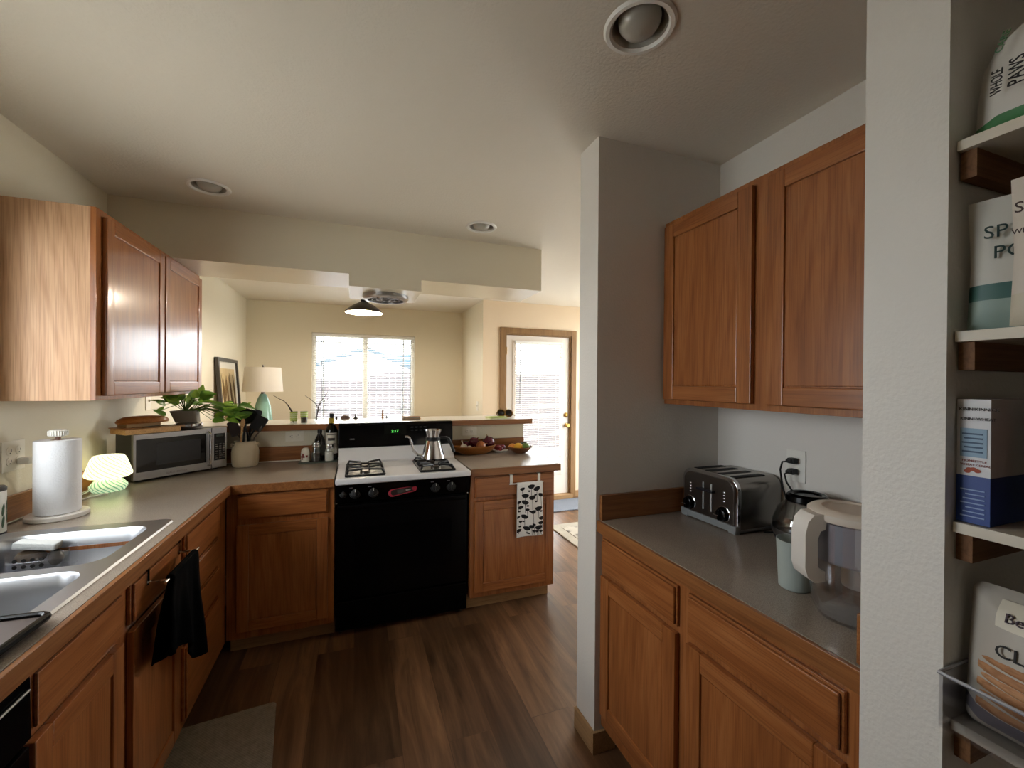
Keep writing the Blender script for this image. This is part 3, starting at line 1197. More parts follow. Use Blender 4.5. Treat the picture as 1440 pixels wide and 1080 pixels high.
# ================================================================== RANGE
RX0, RX1 = -0.103, 0.661
rg = thing('gas_range', (0.279, 2.83, 0), 'black gas range with a white enamel cooktop between the oak cabinets', 'stove')
c = MB()
c.box(RX0 + .002, RX1 - .002, 2.60, 3.095, 0.03, 0.885)
c.build('body', black_gloss, rg)
c = MB()
c.box(RX0, RX1, 2.482, 3.02, 0.878, 0.914, 0.010, 0, 3)
c.prism([(2.94, .912), (2.965, .922), (3.030, 1.006), (3.098, 1.006), (3.098, .90), (2.94, .90)], 'yz', RX0, RX1, 0, 0.003)
c.build('cooktop', enamel_white, rg)
c = MB()
c.prism([(3.022, 1.002), (3.034, 1.150), (3.048, 1.166), (3.086, 1.168), (3.098, 1.160), (3.098, 1.002)], 'yz', RX0 - .002, RX1 + .003, 0, 0.004)
bg = c.build('backguard', black_gloss, rg)
c = MB()
c.prism([(3.0225, 1.085), (3.0275, 1.148), (3.030, 1.148), (3.030, 1.085)], 'yz', 0.185, 0.335)
c.build('display_window', mat('display_glass', '#020403', 0.08), bg)
text('clock_digits', '2:17', 0.026, (0.232, 3.0225, 1.098), (1, 0, 0), (0, .08, 1), emit('green_led', '#58e05a', 1.2), bg, 0.0006, squash=1.1)
c = MB()
for k in range(4):
    for j in range(2):
        x = 0.365 + .03 * k
        c.box(x, x + .018, 3.021, 3.030, 1.105 + .02 * j, 1.113 + .02 * j, .002)
c.build('keypad', mat('keypad_grey', '#2a2a2c', 0.4), bg)
c = MB()
c.box(-.036, -.006, 3.020, 3.028, 1.056, 1.064, 0.001)
c.build('maker_plate', mat('plate_grey', '#6a6a6c', 0.4), bg)
c = MB()
c.prism([(2.505, .878), (2.545, .766), (2.61, .766), (2.61, .878)], 'yz', RX0 + .002, RX1 - .002, 0, 0.004)
cp = c.build('control_panel', black_gloss, rg)
for x, r in ((0.000, .023), (0.098, .023), (0.452, .023), (0.548, .023), (-0.062, .013)):
    c = MB()
    c.M = Matrix.Translation((x, 2.529, .818)) @ Matrix.Rotation(R(-19), 4, 'X')
    c.lathe([(r + .007, .002), (r + .006, -.004), (r, -.006), (r * .92, -.022), (r * .5, -.026)], (0, 0, 0), axis='y', n=24)
    c.box(-.005, .005, -.034, -.020, -r * .9, r * .9, 0.002)
    kn = c.build('knob', black_matte, rg)
    if r > .02:
        c = MB()
        c.M = Matrix.Translation((x, 2.529, .818)) @ Matrix.Rotation(R(-19), 4, 'X')
        c.box(-.0012, .0012, -.0350, -.0338, .004, r * .8)
        c.build('pointer', white_plastic, kn)
        c = MB()
        c.box(x - .03, x - .012, 2.5125, 2.519, .8525, .8565)
        c.build('marking', mat('marking_grey', '#77777a', 0.5), rg)
c = MB()
c.box(RX0 + .002, RX1 - .002, 2.562, 2.605, .207, .757, 0.006)
c.box(RX0 + .01, RX1 - .01, 2.546, 2.58, .722, .752, 0.008)
od = c.build('oven_door', black_gloss, rg)
c = MB()
c.box(RX0 + .10, RX1 - .10, 2.5605, 2.57, .33, .62, 0.002)
c.build('door_glass', mat('oven_glass', '#030304', 0.15, spec=0.15), od)
c = MB()
c.box(RX0 + .002, RX1 - .002, 2.564, 2.605, .032, .198, 0.006)
c.build('drawer', black_gloss, rg)
for x in (RX0 + .004, RX1 - .004):
    c = MB()
    c.box(x - .006, x + .006, 2.553, 2.575, .757, .765, 0.002)
    c.build('hinge_cap', chrome, rg)
for x in (RX0 + .03, RX1 - .03):
    for y in (2.62, 3.06):
        c = MB()
        c.lathe([(.014, 0), (.014, .032)], (x, y, 0), n=12)
        c.build('foot', steel_dark, rg)
for gx0, gx1 in ((-.048, .158), (.365, .566)):
    gy0, gy1 = 2.515, 2.870
    gcx = (gx0 + gx1) / 2
    c = MB()
    rr = .007
    loop = [(gx0, gy0, .921), (gx1, gy0, .921), (gx1, gy1, .921), (gx0, gy1, .921), (gx0, gy0, .921)]
    for a, b_ in zip(loop, loop[1:]):
        c.tube([a, b_], rr, 8)
    gm_ = (gy0 + gy1) / 2
    c.tube([(gx0, gm_, .921), (gx1, gm_, .921)], rr, 8)
    for by in (gy0 + .092, gy1 - .092):
        for sx in (-1, 1):
            for sy in (-1, 1):
                xa = gcx + sx * (gx1 - gx0) / 2
                ya = by + sy * .07
                c.tube([(xa, ya, .921), (xa - sx * .012, ya - sy * .004, .946), (gcx + sx * .026, by + sy * .022, .943), (gcx + sx * .022, by + sy * .018, .936)], .0065, 8)
    c.build('grate', black_iron, rg)
    for by in (gy0 + .092, gy1 - .092):
        c = MB()
        c.lathe([(.070, .9135), (.074, .9175), (.068, .918), (.040, .9155), (.036, .9155)], (gcx, by, 0), n=28)
        bn = c.build('burner', mat('burner_base', '#bfbcb6', 0.3, 0.8), rg)
        c = MB()
        c.lathe([(.030, .915), (.030, .928), (.026, .932), (.010, .934)], (gcx, by, 0), n=24)
        c.build('burner_cap', steel_dark, bn)

th = thing('food_thermometer', (0.26, 2.53, .79), 'red folding food thermometer stuck to the black stove front', 'thermometer')
Mt = Matrix.Translation((0.262, 2.5255, .812)) @ Matrix.Rotation(R(-19.6), 4, 'X') @ Matrix.Rotation(R(-8), 4, 'Y')
red = mat('red_plastic', '#a3263a', 0.4)


def capsule(w0, w1, l, n=10):
    pts = []
    for i in range(n + 1):
        a = R(90 + 180 * i / n)
        pts.append((-l / 2 + w0 * math.cos(a), w0 * math.sin(a)))
    for i in range(n + 1):
        a = R(-90 + 180 * i / n)
        pts.append((l / 2 + w1 * math.cos(a), w1 * math.sin(a)))
    return pts


c = MB()
c.M = Mt
c.prism(capsule(.021, .017, .125), 'xz', -.012, 0, 0, 0.002)
c.build('case', red, th)
c = MB()
c.M = Mt
c.prism(capsule(.016, .012, .108), 'xz', -.0135, -.0115)
c.build('face', mat('thermo_black', '#15100f', 0.4), th)
c = MB()
c.M = Mt
c.box(-.034, .008, -.0145, -.013, -.010, .009)
c.build('screen', mat('lcd', '#4a4640', 0.2), th)
c = MB()
c.M = Mt
c.lathe([(.008, -.0125), (.008, -.0145)], (.058, 0, 0), axis='y', n=20)
c.build('pivot', red, th)
q = Mt @ Vector((.014, -.0140, -.005))
text('lettering', 'zom', .016, q, (Mt.to_3x3() @ Vector((1, 0, 0))), (Mt.to_3x3() @ Vector((0, 0, 1))), white_plastic, th, .0003)

# ---- kettle
KX, KY, KZ = 0.480, 2.785, .9465
kt = thing('kettle', (KX, KY, KZ), 'stainless steel gooseneck pour-over kettle standing on the right rear burner', 'kettle')
c = MB()
c.lathe([(.074, KZ), (.077, KZ + .006), (.073, KZ + .022), (.046, KZ + .118), (.044, KZ + .122)], (KX, KY, 0), n=40)
c.build('body', chrome, kt)
c = MB()
c.lathe([(.047, KZ + .118), (.047, KZ + .140), (.044, KZ + .141)], (KX, KY, 0), n=32)
c.build('collar', black_matte, kt)
c = MB()
c.lathe([(.042, KZ + .140), (.046, KZ + .160), (.056, KZ + .188), (.052, KZ + .188), (.042, KZ + .162), (.036, KZ + .142)], (KX, KY, 0), n=32, cap0=False)
c.build('funnel', chrome, kt)
c = MB()
c.tube([(KX - .066, KY, KZ + .022), (KX - .10, KY, KZ + .028), (KX - .125, KY, KZ + .055), (KX - .138, KY, KZ + .10), (KX - .150, KY, KZ + .140), (KX - .165, KY, KZ + .150), (KX - .180, KY, KZ + .148)],
       [.011, .010, .009, .0075, .0065, .006, .006], 12)
c.build('spout', chrome, kt)
c = MB()
c.box(KX + .044, KX + .092, KY - .010, KY + .010, KZ + .122, KZ + .140, .004)
c.tube([(KX + .085, KY, KZ + .134), (KX + .102, KY, KZ + .126), (KX + .124, KY, KZ + .08), (KX + .140, KY, KZ + .035)], [.012, .013, .013, .011], 10, flat=.8)
c.build('handle', black_matte, kt)

# ---- towel rail and dish towel on the peninsula drawer
tr = thing('towel_rail', (1.03, 2.50, .80), 'white over-drawer towel rail hooked on the peninsula drawer', 'towel rail')
c = MB()
for x in (.932, 1.125):
    c = MB()
    c.box(x - .009, x + .009, 2.5105, 2.5165, .806, .8625, .001)
    c.box(x - .009, x + .009, 2.5105, 2.535, .8590, .8625, .001)
    c.box(x - .004, x + .004, 2.496, 2.5105, .804, .812, .001)
    c.build('hook', white_plastic, tr)
c = MB()
c.tube([(.915, 2.500, .806), (1.150, 2.500, .806)], .004, 8)
c.build('bar', white_plastic, tr)

dt = MB()
TW0, TW1 = .966, 1.140


def towel_pt(u, v):
    # v: 0 front bottom -> .62 top -> 1 back bottom
    x = TW0 + (TW1 - TW0) * u
    if v < .6:
        t = v / .6
        z = .475 + .325 * t + (.012 * math.sin(u * 5 + .6) * (1 - t))
        y = 2.489 + .004 * math.sin(u * 9) * (1 - t * .7) - .003 * (1 - t)
        x += (-.006 + .012 * u) * (1 - t)
        return (x, y, z)
    if v < .72:
        a = math.pi * (v - .6) / .12
        return (x, 2.500 - .011 * math.cos(a), .800 + .013 * math.sin(a) * 1.0)
    t = (v - .72) / .28
    return (x + .004, 2.511 + .0015 * math.sin(u * 8) * t, .800 - .345 * t + .004 * math.sin(u * 4))


dt.surf(towel_pt, 24, 50, 0)
fl_pos = [(400, 260, 1), (275, 290, .7), (480, 295, 1), (315, 390, 1), (415, 415, 1), (540, 385, .8), (315, 485, 1), (505, 570, 1), (255, 555, .8), (345, 590, .6), (430, 615, .8),
          (310, 690, 1), (548, 705, .8), (535, 770, .7), (405, 820, .8), (340, 855, 1), (505, 830, 1), (232, 885, .8), (222, 690, .6), (225, 480, .7), (258, 760, .5), (460, 380, .4), (370, 325, .4),
          (470, 470, .4), (385, 610, .4), (440, 790, .5), (535, 885, .5), (480, 880, .5), (435, 880, .5), (355, 925, .5), (540, 610, .4), (235, 610, .4), (250, 830, .4), (295, 760, .35), (350, 535, .4)]


def on_towel(px, py, off=-.0012):
    u = (px - 205) / 360
    v = .6 * (1 - (py - 225) / 715)
    p = towel_pt(min(max(u, 0.01), .99), min(max(v, 0.005), .6))
    return Vector((p[0], p[1] + off, p[2]))


for (px, py, k) in fl_pos:
    rx_, ry_ = 50 * k, 33 * k
    tilt = random.uniform(-.35, .35)
    ring = []
    for i in range(14):
        a = 2 * math.pi * i / 14
        ex = rx_ * math.cos(a)
        ey = ry_ * math.sin(a) * (1.0 if math.sin(a) > 0 else .85) + (6 * k if abs(math.cos(a)) > .85 else 0) * -1
        ring.append(dt.bm.verts.new(on_towel(px + ex * math.cos(tilt) - ey * math.sin(tilt), py + ex * math.sin(tilt) + ey * math.cos(tilt))))
    dt.bm.faces.new(ring).material_index = 1
    if k > .45:
        L = random.uniform(90, 150)
        w_ = 2.6
        q = [on_towel(px - w_, py + ry_), on_towel(px + w_, py + ry_), on_towel(px + w_ + 4, min(935, py + ry_ + L)), on_towel(px - w_ + 4, min(935, py + ry_ + L))]
        dt.bm.faces.new([dt.bm.verts.new(p) for p in q]).material_index = 1
tw = dt.build('dish_towel', [mat('towel_white', '#efeeec', 0.9), mat('towel_black', '#1b1a1c', 0.9)])
tag(tw, 'white dish towel printed with black poppies hanging on the peninsula drawer', 'towel')

# ---- over-door bar with black towel
tr = thing('towel_rail', (-.56, 1.75, .82), 'chrome over-door towel bar on the false drawer front below the sink', 'towel rail')
c = MB()
for y in (1.612, 1.860):
    c = MB()
    c.box(-.6015, -.5985, y - .008, y + .008, .815, .8625, .0005)
    c.box(-.620, -.5985, y - .008, y + .008, .8585, .8625, .0005)
    c.tube([(-.600, y, .822), (-.548, y, .822)], .004, 8)
    c.build('hook', chrome, tr)
c = MB()
c.tube([(-.548, 1.590, .822), (-.548, 1.880, .822)], .0045, 10)
c.build('bar', chrome, tr)
bt_ = MB()


def btowel(u, v):
    y = 1.625 + .215 * u
    if v < .46 or v > .54:
        t = (.46 - v) / .46 if v < .46 else (v - .54) / .46
        front = v < .46
        zb = (.645 - .20 * u - .04 * u * u - .02 * math.sin(u * 11)) if front else (.60 - .10 * u)
        z = .822 + (zb - .822) * t
        yy = y + (u - .62) * .15 * t ** .8 + .006 * math.sin(v * 14)
        x = -.548 + (.010 + .010 * t + (.013 * math.sin(u * 15 + 1) + .006 * math.sin(u * 31)) * t) * (1 if front else -.45)
        if not front:
            x = max(x, -.592)
        return (x, yy, z)
    a = math.pi * (v - .46) / .08
    return (-.548 + .010 * math.cos(a), y, .822 + .010 * math.sin(a))


bt_.surf(btowel, 30, 50)
bo = bt_.build('hand_towel', black_cloth, thick=.004)
tag(bo, 'black hand towel draped over the chrome bar below the sink', 'towel')

# ---- dishwasher
dw = thing('dishwasher', (-.90, .80, 0), 'black dishwasher at the near end of the left cabinets', 'dishwasher')
c = MB()
c.box(-1.2, -.625, .505, 1.108, .10, .870)
c.build('body', black_matte, dw)
c = MB()
c.prism([(-.625, .868), (-.598, .862), (-.596, .742), (-.605, .735), (-.625, .735)], 'xz', .507, 1.106, 0, .002)
c.build('control_panel', black_gloss, dw)
c = MB()
c.box(-.625, -.598, .507, 1.106, .16, .728, .004)
c.build('door', black_gloss, dw)
c = MB()
c.box(-.69, -.66, .507, 1.106, 0, .10)
c.build('toe_kick', black_matte, dw)
c = MB()
c.tube([(-.5945, .52, .842), (-.5945, 1.095, .842)], .003, 6)
c.build('handle_strip', steel_dark, dw)

# near cabinet beyond the dishwasher (mostly out of frame)
cab = thing('base_cabinet', (-.9, .1, 0), 'oak cabinet on the near side of the dishwasher', 'cabinet')
carcass(ML, -.60, .503, 0.59, cab, 'y')
drawer_front(ML, -.56, .47, 0.735, .858, cab, 'y')
door_panel(ML, -.56, -.05, 0.14, .716, cab, 'y')
door_panel(ML, -.04, .47, 0.14, .716, cab, 'y')

# ---- drying tray
tray = thing('drying_tray', (-.85, .98, CT), 'brown drying tray with a shiny black rim lying beside the sink', 'tray')
c = MB()
Mtr = Matrix.Translation((-.635, 1.222, 0)) @ Matrix.Rotation(R(-2), 4, 'Z')
c.M = Mtr
c.prism(rrect(-.21, -.24, .42, .48, .012, 4), 'xy', CT + .007, CT + .016, 0, .002)
c.build('panel', mat('tray_brown', '#4a3a33', 0.55, var=.15), tray)
c = MB()
c.M = Mtr
lp = rrect(-.21, -.24, .43, .49, .02, 5)
c.tube([(p[0], p[1], CT + .016) for p in lp + lp[:2]], .0085, 10)
c.build('rim', black_gloss, tray)

# ================================================================== LEFT COUNTER OBJECTS
can = thing('canister', (-1.166, 1.968, CT), 'white canister with green leaf print and dark lid at the left edge', 'canister')
c = MB()
c.lathe([(.033, CT + .003), (.034, CT + .006), (.034, CT + .15), (.033, CT + .152)], (-1.166, 1.968, 0), n=32)
cbody = c.build('body', mat('canister_white', '#e2ded3', 0.35), can)
c = MB()
c.lathe([(.0345, CT), (.0345, CT + .008)], (-1.166, 1.968, 0), n=32)
c.build('base_ring', black_matte, can)
c = MB()
c.lathe([(.0345, CT + .150), (.035, CT + .160), (.030, CT + .166), (.010, CT + .168)], (-1.166, 1.968, 0), n=32)
c.build('lid', mat('lid_dark', '#3b342e', 0.4), can)
c = MB()
for k in range(14):
    a = R(-90 + k * 26)
    for zz in (.045, .085):
        ring = []
        for i in range(8):
            t = 2 * math.pi * i / 8
            da = .16 * math.cos(t)
            dz = .02 * math.sin(t) + .01 * math.cos(t)
            ring.append(c.bm.verts.new((-1.166 + .0345 * math.cos(a + da), 1.968 + .0345 * math.sin(a + da), CT + zz + dz + (k % 3) * .01)))
        c.bm.faces.new(ring)
c.build('leaf_print', mat('print_green', '#3e5638', 0.5), cbody)

PT = (-1.085, 2.150)
ph = thing('paper_towel_holder', (PT[0], PT[1], CT), 'white marble paper towel holder with a white ribbed knob', 'paper towel holder')
c = MB()
c.lathe([(.086, CT), (.090, CT + .003), (.090, CT + .016), (.086, CT + .019)], (PT[0], PT[1], 0), n=48)
c.build('base', marble, ph)
c = MB()
c.lathe([(.008, CT + .018), (.008, CT + .318)], (PT[0], PT[1], 0), n=16)
c.build('post', mat('post_brown', '#6b4434', 0.4), ph)
c = MB()
prof = [(.016, CT + .312), (.026, CT + .316), (.027, CT + .336), (.022, CT + .340), (.0001, CT + .340)]
c.lathe(prof, (PT[0], PT[1], 0), n=28, cap1=False)
for k in range(24):
    a = 2 * math.pi * k / 24
    c.tube([(PT[0] + .0268 * math.cos(a), PT[1] + .0268 * math.sin(a), CT + .317), (PT[0] + .0272 * math.cos(a), PT[1] + .0272 * math.sin(a), CT + .335)], .0022, 5)
c.build('knob', white_plastic, ph)
rl = thing('paper_towel_roll', (PT[0], PT[1], CT + .02), 'thick white quilted paper towel roll standing on the marble base', 'paper towels')
c = MB()
c.lathe([(.022, CT + .0205), (.064, CT + .0205), (.066, CT + .023), (.066, CT + .297), (.064, CT + .300), (.022, CT + .300)], (PT[0], PT[1], 0), n=56, cap0=False, cap1=False)
c.build('paper', paper_white, rl)
c = MB()
c.lathe([(.0225, CT + .0205), (.0225, CT + .300), (.020, CT + .300), (.020, CT + .0205), (.0225, CT + .0205)], (PT[0], PT[1], 0), n=24, cap0=False, cap1=False)
c.build('core', cardboard, rl)

# mushroom lamp
LX, LY = -1.112, 2.572


def swirl_mat(name, ca, cb, es):
    m, nt, b_ = new_mat(name)
    tc = N(nt, 'ShaderNodeTexCoord')
    sp = N(nt, 'ShaderNodeSeparateXYZ')
    nt.links.new(tc.outputs['Object'], sp.inputs[0])
    at = N(nt, 'ShaderNodeMath', operation='ARCTAN2')
    nt.links.new(sp.outputs['Y'], at.inputs[0])
    nt.links.new(sp.outputs['X'], at.inputs[1])
    m1 = N(nt, 'ShaderNodeMath', operation='MULTIPLY')
    m1.inputs[1].default_value = 20
    nt.links.new(at.outputs[0], m1.inputs[0])
    m2 = N(nt, 'ShaderNodeMath', operation='MULTIPLY')
    m2.inputs[1].default_value = 360
    nt.links.new(sp.outputs['Z'], m2.inputs[0])
    ad = N(nt, 'ShaderNodeMath', operation='ADD')
    nt.links.new(m1.outputs[0], ad.inputs[0])
    nt.links.new(m2.outputs[0], ad.inputs[1])
    si = N(nt, 'ShaderNodeMath', operation='SINE')
    nt.links.new(ad.outputs[0], si.inputs[0])
    ma = N(nt, 'ShaderNodeMath', operation='MULTIPLY_ADD')
    ma.inputs[1].default_value = .5
    ma.inputs[2].default_value = .5
    nt.links.new(si.outputs[0], ma.inputs[0])
    col = ramp(nt, ma.outputs[0], [(0.12, ca), (0.42, cb)])
    nt.links.new(col, b_.inputs['Base Color'])
    nt.links.new(col, b_.inputs['Emission Color'])
    b_.inputs['Emission Strength'].default_value = es
    b_.inputs['Roughness'].default_value = 0.2
    return m


lm = thing('mushroom_lamp', (LX, LY, CT), 'small glowing swirled glass mushroom lamp on the counter beside the microwave', 'lamp')
c = MB()
c.lathe([(.048, CT + .172), (.056, CT + .170), (.066, CT + .155), (.088, CT + .085), (.087, CT + .077), (.075, CT + .068), (.045, CT + .062), (.030, CT + .060)], (LX, LY, 0), n=48, cap1=False)
c.build('shade', swirl_mat('swirl_shade', '#a9c48a', '#fff2c4', 1.25), lm)
c = MB()
c.lathe([(.048, CT + .001), (.060, CT + .004), (.070, CT + .020), (.070, CT + .030), (.055, CT + .050), (.036, CT + .060)], (LX, LY, 0), n=48)
c.build('base', swirl_mat('swirl_base', '#6f9f7a', '#cfe6ba', .5), lm)
c = MB()
c.tube([(LX - .06, LY - .02, CT + .012), (-1.165, 2.50, CT + .012), (-1.18, 2.42, CT + .006), (-1.185, 2.33, CT + .012), (-1.19, 2.26, CT + .06), (-1.185, 2.235, 1.02), (-1.175, 2.225, 1.10), (-1.165, 2.205, 1.128), (-1.17, 2.185, 1.134)], .0028, 8)
c.tube([(-1.085, 2.50, CT + .004), (-1.12, 2.45, CT + .004), (-1.135, 2.38, CT + .005), (-1.17, 2.34, CT + .008)], .0028, 8)
c.build('cord', white_plastic, lm)
c = MB()
c.box(XL + .009, XL + .047, 2.158, 2.196, 1.122, 1.148, .006)
c.build('plug', white_plastic, lm)

# microwave
MA = Vector((-1.067, 2.695, 0))
mu = Vector((.711, .703, 0)).normalized()
mw = Vector((mu.y, -mu.x, 0))
MM = frame(MA, mu, mw)
ML_ = .464
mz0, mz1 = CT + .012, 1.166
mo = thing('microwave', (-.95, 2.90, CT), 'stainless steel countertop microwave angled across the corner', 'microwave')
c = MB()
c.M = MM
c.prism([(.002, -.022), (ML_ - .002, -.022), (ML_ - .002, -.10), (.33, -.186), (.002, -.186)], 'xy', mz0, mz1, 0, .004)
c.build('body', mat('microwave_shell', '#2b2a27', 0.45, 0.0), mo)
for u in (.04, ML_ - .04):
    for d in (-.16, -.05):
        c = MB()
        c.M = MM
        c.lathe([(.012, CT), (.012, mz0 + .002)], (u, d, 0), n=12)
        c.build('foot', black_matte, mo)
c = MB()
c.M = MM
c.box(0, .375, -.022, 0, mz0, mz1, .004)
mdr = c.build('door', brushed, mo)
c = MB()
c.M = MM
c.box(.012, .345, -.004, .0015, mz0 + .042, mz1 - .028, .001)
c.build('door_glass', mat('microwave_glass', '#0a0a0b', 0.08), mdr)
c = MB()
c.M = MM
c.box(.10, .315, .0012, .0022, mz0 + .070, mz1 - .055)
c.build('door_screen', mat('microwave_mesh', '#26272a', 0.25), mdr)
c = MB()
c.M = MM
c.tube([(.358, .001, mz1 - .022), (.358, .022, mz1 - .03), (.358, .022, mz0 + .03), (.358, .001, mz0 + .022)], .0075, 10)
c.build('handle', chrome, mdr)
c = MB()
c.M = MM
c.box(.378, ML_, -.022, 0, mz0, mz1, .004)
mcp = c.build('control_panel', brushed, mo)
c = MB()
c.M = MM
c.box(.390, ML_ - .012, -.002, .0012, mz0 + .045, mz1 - .035, .001)
c.build('keypad', mat('keypad_black', '#0c0c0d', 0.2), mcp)
c = MB()
c.M = MM
for j in range(7):
    for i in range(3):
        u = .397 + i * .0205
        z = mz0 + .056 + j * .0135
        c.box(u, u + .013, .0010, .0016, z, z + (.006 if j not in (4, 5) else .008))
c.build('button', mat('button_grey', '#6d6a66', 0.5), mcp)
c = MB()
c.M = MM
c.box(.400, ML_ - .022, .0010, .0018, mz1 - .055, mz1 - .043)
c.build('display', mat('display_dark', '#1a2c2a', 0.2), mcp)
q = MM @ Vector((.145, .0006, mz0 + .013))
text('lettering', 'BLACK+DECKER', .014, q, mu, (0, 0, 1), mat('logo_grey', '#6f6a64', 0.4), mdr, .0003)

MT = mz1 + .001


def mwp(u, d, z):
    p = MM @ Vector((u, -d, z))
    return (p.x, p.y, p.z)


c = MB()
c.M = MM
c.box(-.035, .215, -.150, .004, MT, MT + .028, .004)
cb1 = c.build('cutting_board', board_pale)
tag(cb1, 'thick pale wooden cutting board at the bottom of the stack on the microwave', 'cutting board')
c = MB()
c.M = MM
c.box(-.045, .13, -.140, -.02, MT + .029, MT + .033, .001)
cb2 = c.build('cutting_board', board_wood)
tag(cb2, 'thin wooden board lying between the thick cutting board and the small box', 'cutting board')
c = MB()
c.M = MM
c.box(-.015, .135, -.125, -.03, MT + .034, MT + .052, .002)
bx = c.build('wooden_box', mat('kraft_box', '#a08058', 0.7))
tag(bx, 'small flat kraft coloured box below the oval wooden dish', 'box')
c = MB()
c.M = MM @ Matrix.Translation((.075, -.075, 0))
c.lathe([(.112, MT + .053), (.118, MT + .060), (.110, MT + .074), (.085, MT + .086), (.05, MT + .090), (.0001, MT + .091)], (0, 0, 0), n=40, cap1=False, sy=.5)
od_ = c.build('oval_dish', bowl_wood)
tag(od_, 'oval brown wooden dish turned upside down on top of the board stack', 'dish')
tg = thing('kitchen_tongs', mwp(.14, .03, MT + .03), 'dark slim tongs lying on the cutting board below the oval dish', 'tongs')
for s in (-1, 1):
    c = MB()
    c.M = MM
    c.tube([(.045, -.012, MT + .0345), (.12, -.010 + s * .004, MT + .034 + .004), (.20, -.012 + s * .010, MT + .034)], [.004, .0045, .0055], 8, flat=.5)
    c.build('arm', mat('tongs_olive', '#4a4636', 0.5), tg)

tp = mwp(.295, .085, MT)
tn = thing('round_tin', tp, 'round brown tin with a shiny steel rim under the grey plant pot', 'tin')
c = MB()
c.lathe([(.066, MT), (.068, MT + .003), (.068, MT + .026), (.064, MT + .028)], (tp[0], tp[1], 0), n=40)
c.build('body', steel_dark, tn)
c = MB()
c.lathe([(.070, MT + .018), (.0705, MT + .030), (.060, MT + .034), (.0001, MT + .036)], (tp[0], tp[1], 0), n=40, cap1=False)
c.build('lid', chrome, tn)

# pothos in a grey rectangular pot
PZ = MT + .0365
pp = (tp[0] - .015, tp[1] + .01)
pt = thing('potted_plant', (pp[0], pp[1], PZ), 'trailing green pothos in a grey rectangular pot on the microwave', 'plant')
c = MB()


def potring(k, z, sh):
    return [(pp[0] + sh + x, pp[1] + y, z) for x, y in rrect(0, 0, .118 * k, .085 * k, .012, 3)]


rings = [potring(.90, PZ, .012), potring(1.05, PZ + .064, -.004), potring(1.05, PZ + .068, -.004), potring(.93, PZ + .068, -.004), potring(.9, PZ + .052, -.002)]
vr = [[c.bm.verts.new(p) for p in r] for r in rings]
for a, b_ in zip(vr, vr[1:]):
    for i in range(len(a)):
        c.bm.faces.new((a[i], a[(i + 1) % len(a)], b_[(i + 1) % len(a)], b_[i]))
c.bm.faces.new(vr[0])
c.build('pot', terracotta_grey, pt)
c = MB()
c.prism([(p[0], p[1]) for p in potring(.92, 0, -.003)], 'xy', PZ + .045, PZ + .058)
c.build('soil', soil, pt)


def leaf_mat(name, a, b_):
    m, nt, bs = new_mat(name)
    v = coords(nt, (1, 1, 1))
    f = noise(nt, v, 30, 3)
    nt.links.new(ramp(nt, f, [(.35, a), (.65, b_)]), bs.inputs['Base Color'])
    bs.inputs['Roughness'].default_value = .38
    nt2 = nt
    tr_ = N(nt2, 'ShaderNodeBsdfTranslucent')
    tr_.inputs[0].default_value = lin(b_)
    mx = N(nt2, 'ShaderNodeMixShader')
    mx.inputs[0].default_value = .35
    out = [n for n in nt2.nodes if n.type == 'OUTPUT_MATERIAL'][0]
    nt2.links.new(bs.outputs[0], mx.inputs[1])
    nt2.links.new(tr_.outputs[0], mx.inputs[2])
    nt2.links.new(mx.outputs[0], out.inputs[0])
    return m


leaf_a = leaf_mat('pothos_leaf', '#5a8a2c', '#9cc04c')
leaf_b = leaf_mat('pothos_leaf_dark', '#3c6a24', '#6f9c38')


def add_leaf(mb, base, tip, width, droop=.12, mi=0):
    base, tip = Vector(base), Vector(tip)
    d = tip - base
    L = d.length
    d.normalize()
    face = Vector((random.uniform(-.7, .9), random.uniform(-1.2, .1), random.uniform(.1, 1.0))).normalized()
    side = d.cross(face)
    if side.length < .15:
        side = d.cross(Vector((.6, 0, .8)))
    side.normalize()
    nrm = side.cross(d).normalized()

    def fn(u, v):
        t = v
        w = width * (math.sin(math.pi * min(1, t ** .62)) ** .8 if 0 < t < 1 else 0)
        x = (u - .5) * 2
        return base + d * (L * t) + side * (x * w) + nrm * (abs(x) * w * .22 - droop * L * t * t)
    mb.surf(lambda u, v: fn(u, v), 4, 8, mi)


c = MB()
st = MB()
random.seed(21)
ctr = Vector((pp[0], pp[1], PZ + .06))
vines = []
for k in range(22):
    a = random.uniform(0, 2 * math.pi)
    r_ = random.uniform(.03, .10)
    h_ = random.uniform(.03, .085)
    vines.append((ctr, ctr + Vector((r_ * math.cos(a), r_ * math.sin(a) * .8, h_))))
vines.append((ctr, Vector((-.865, 2.95, 1.360))))
vines.append((ctr, Vector((-.99, 2.86, 1.315))))
vines.append((ctr, Vector((-1.00, 2.86, 1.285))))
tr_pts = [(-.80, 2.965, 1.315), (-.76, 2.985, 1.295), (-.735, 3.00, 1.275), (-.745, 3.00, 1.245), (-.715, 3.02, 1.265), (-.70, 3.03, 1.235), (-.735, 2.99, 1.220), (-.69, 3.03, 1.285), (-.77, 2.97, 1.26), (-.79, 2.96, 1.235)]
tr_pts += [(x + random.uniform(-.03, .02), y + random.uniform(-.02, .02), z + random.uniform(-.035, .02)) for x, y, z in tr_pts]
for p in tr_pts:
    vines.append((ctr, Vector(p)))
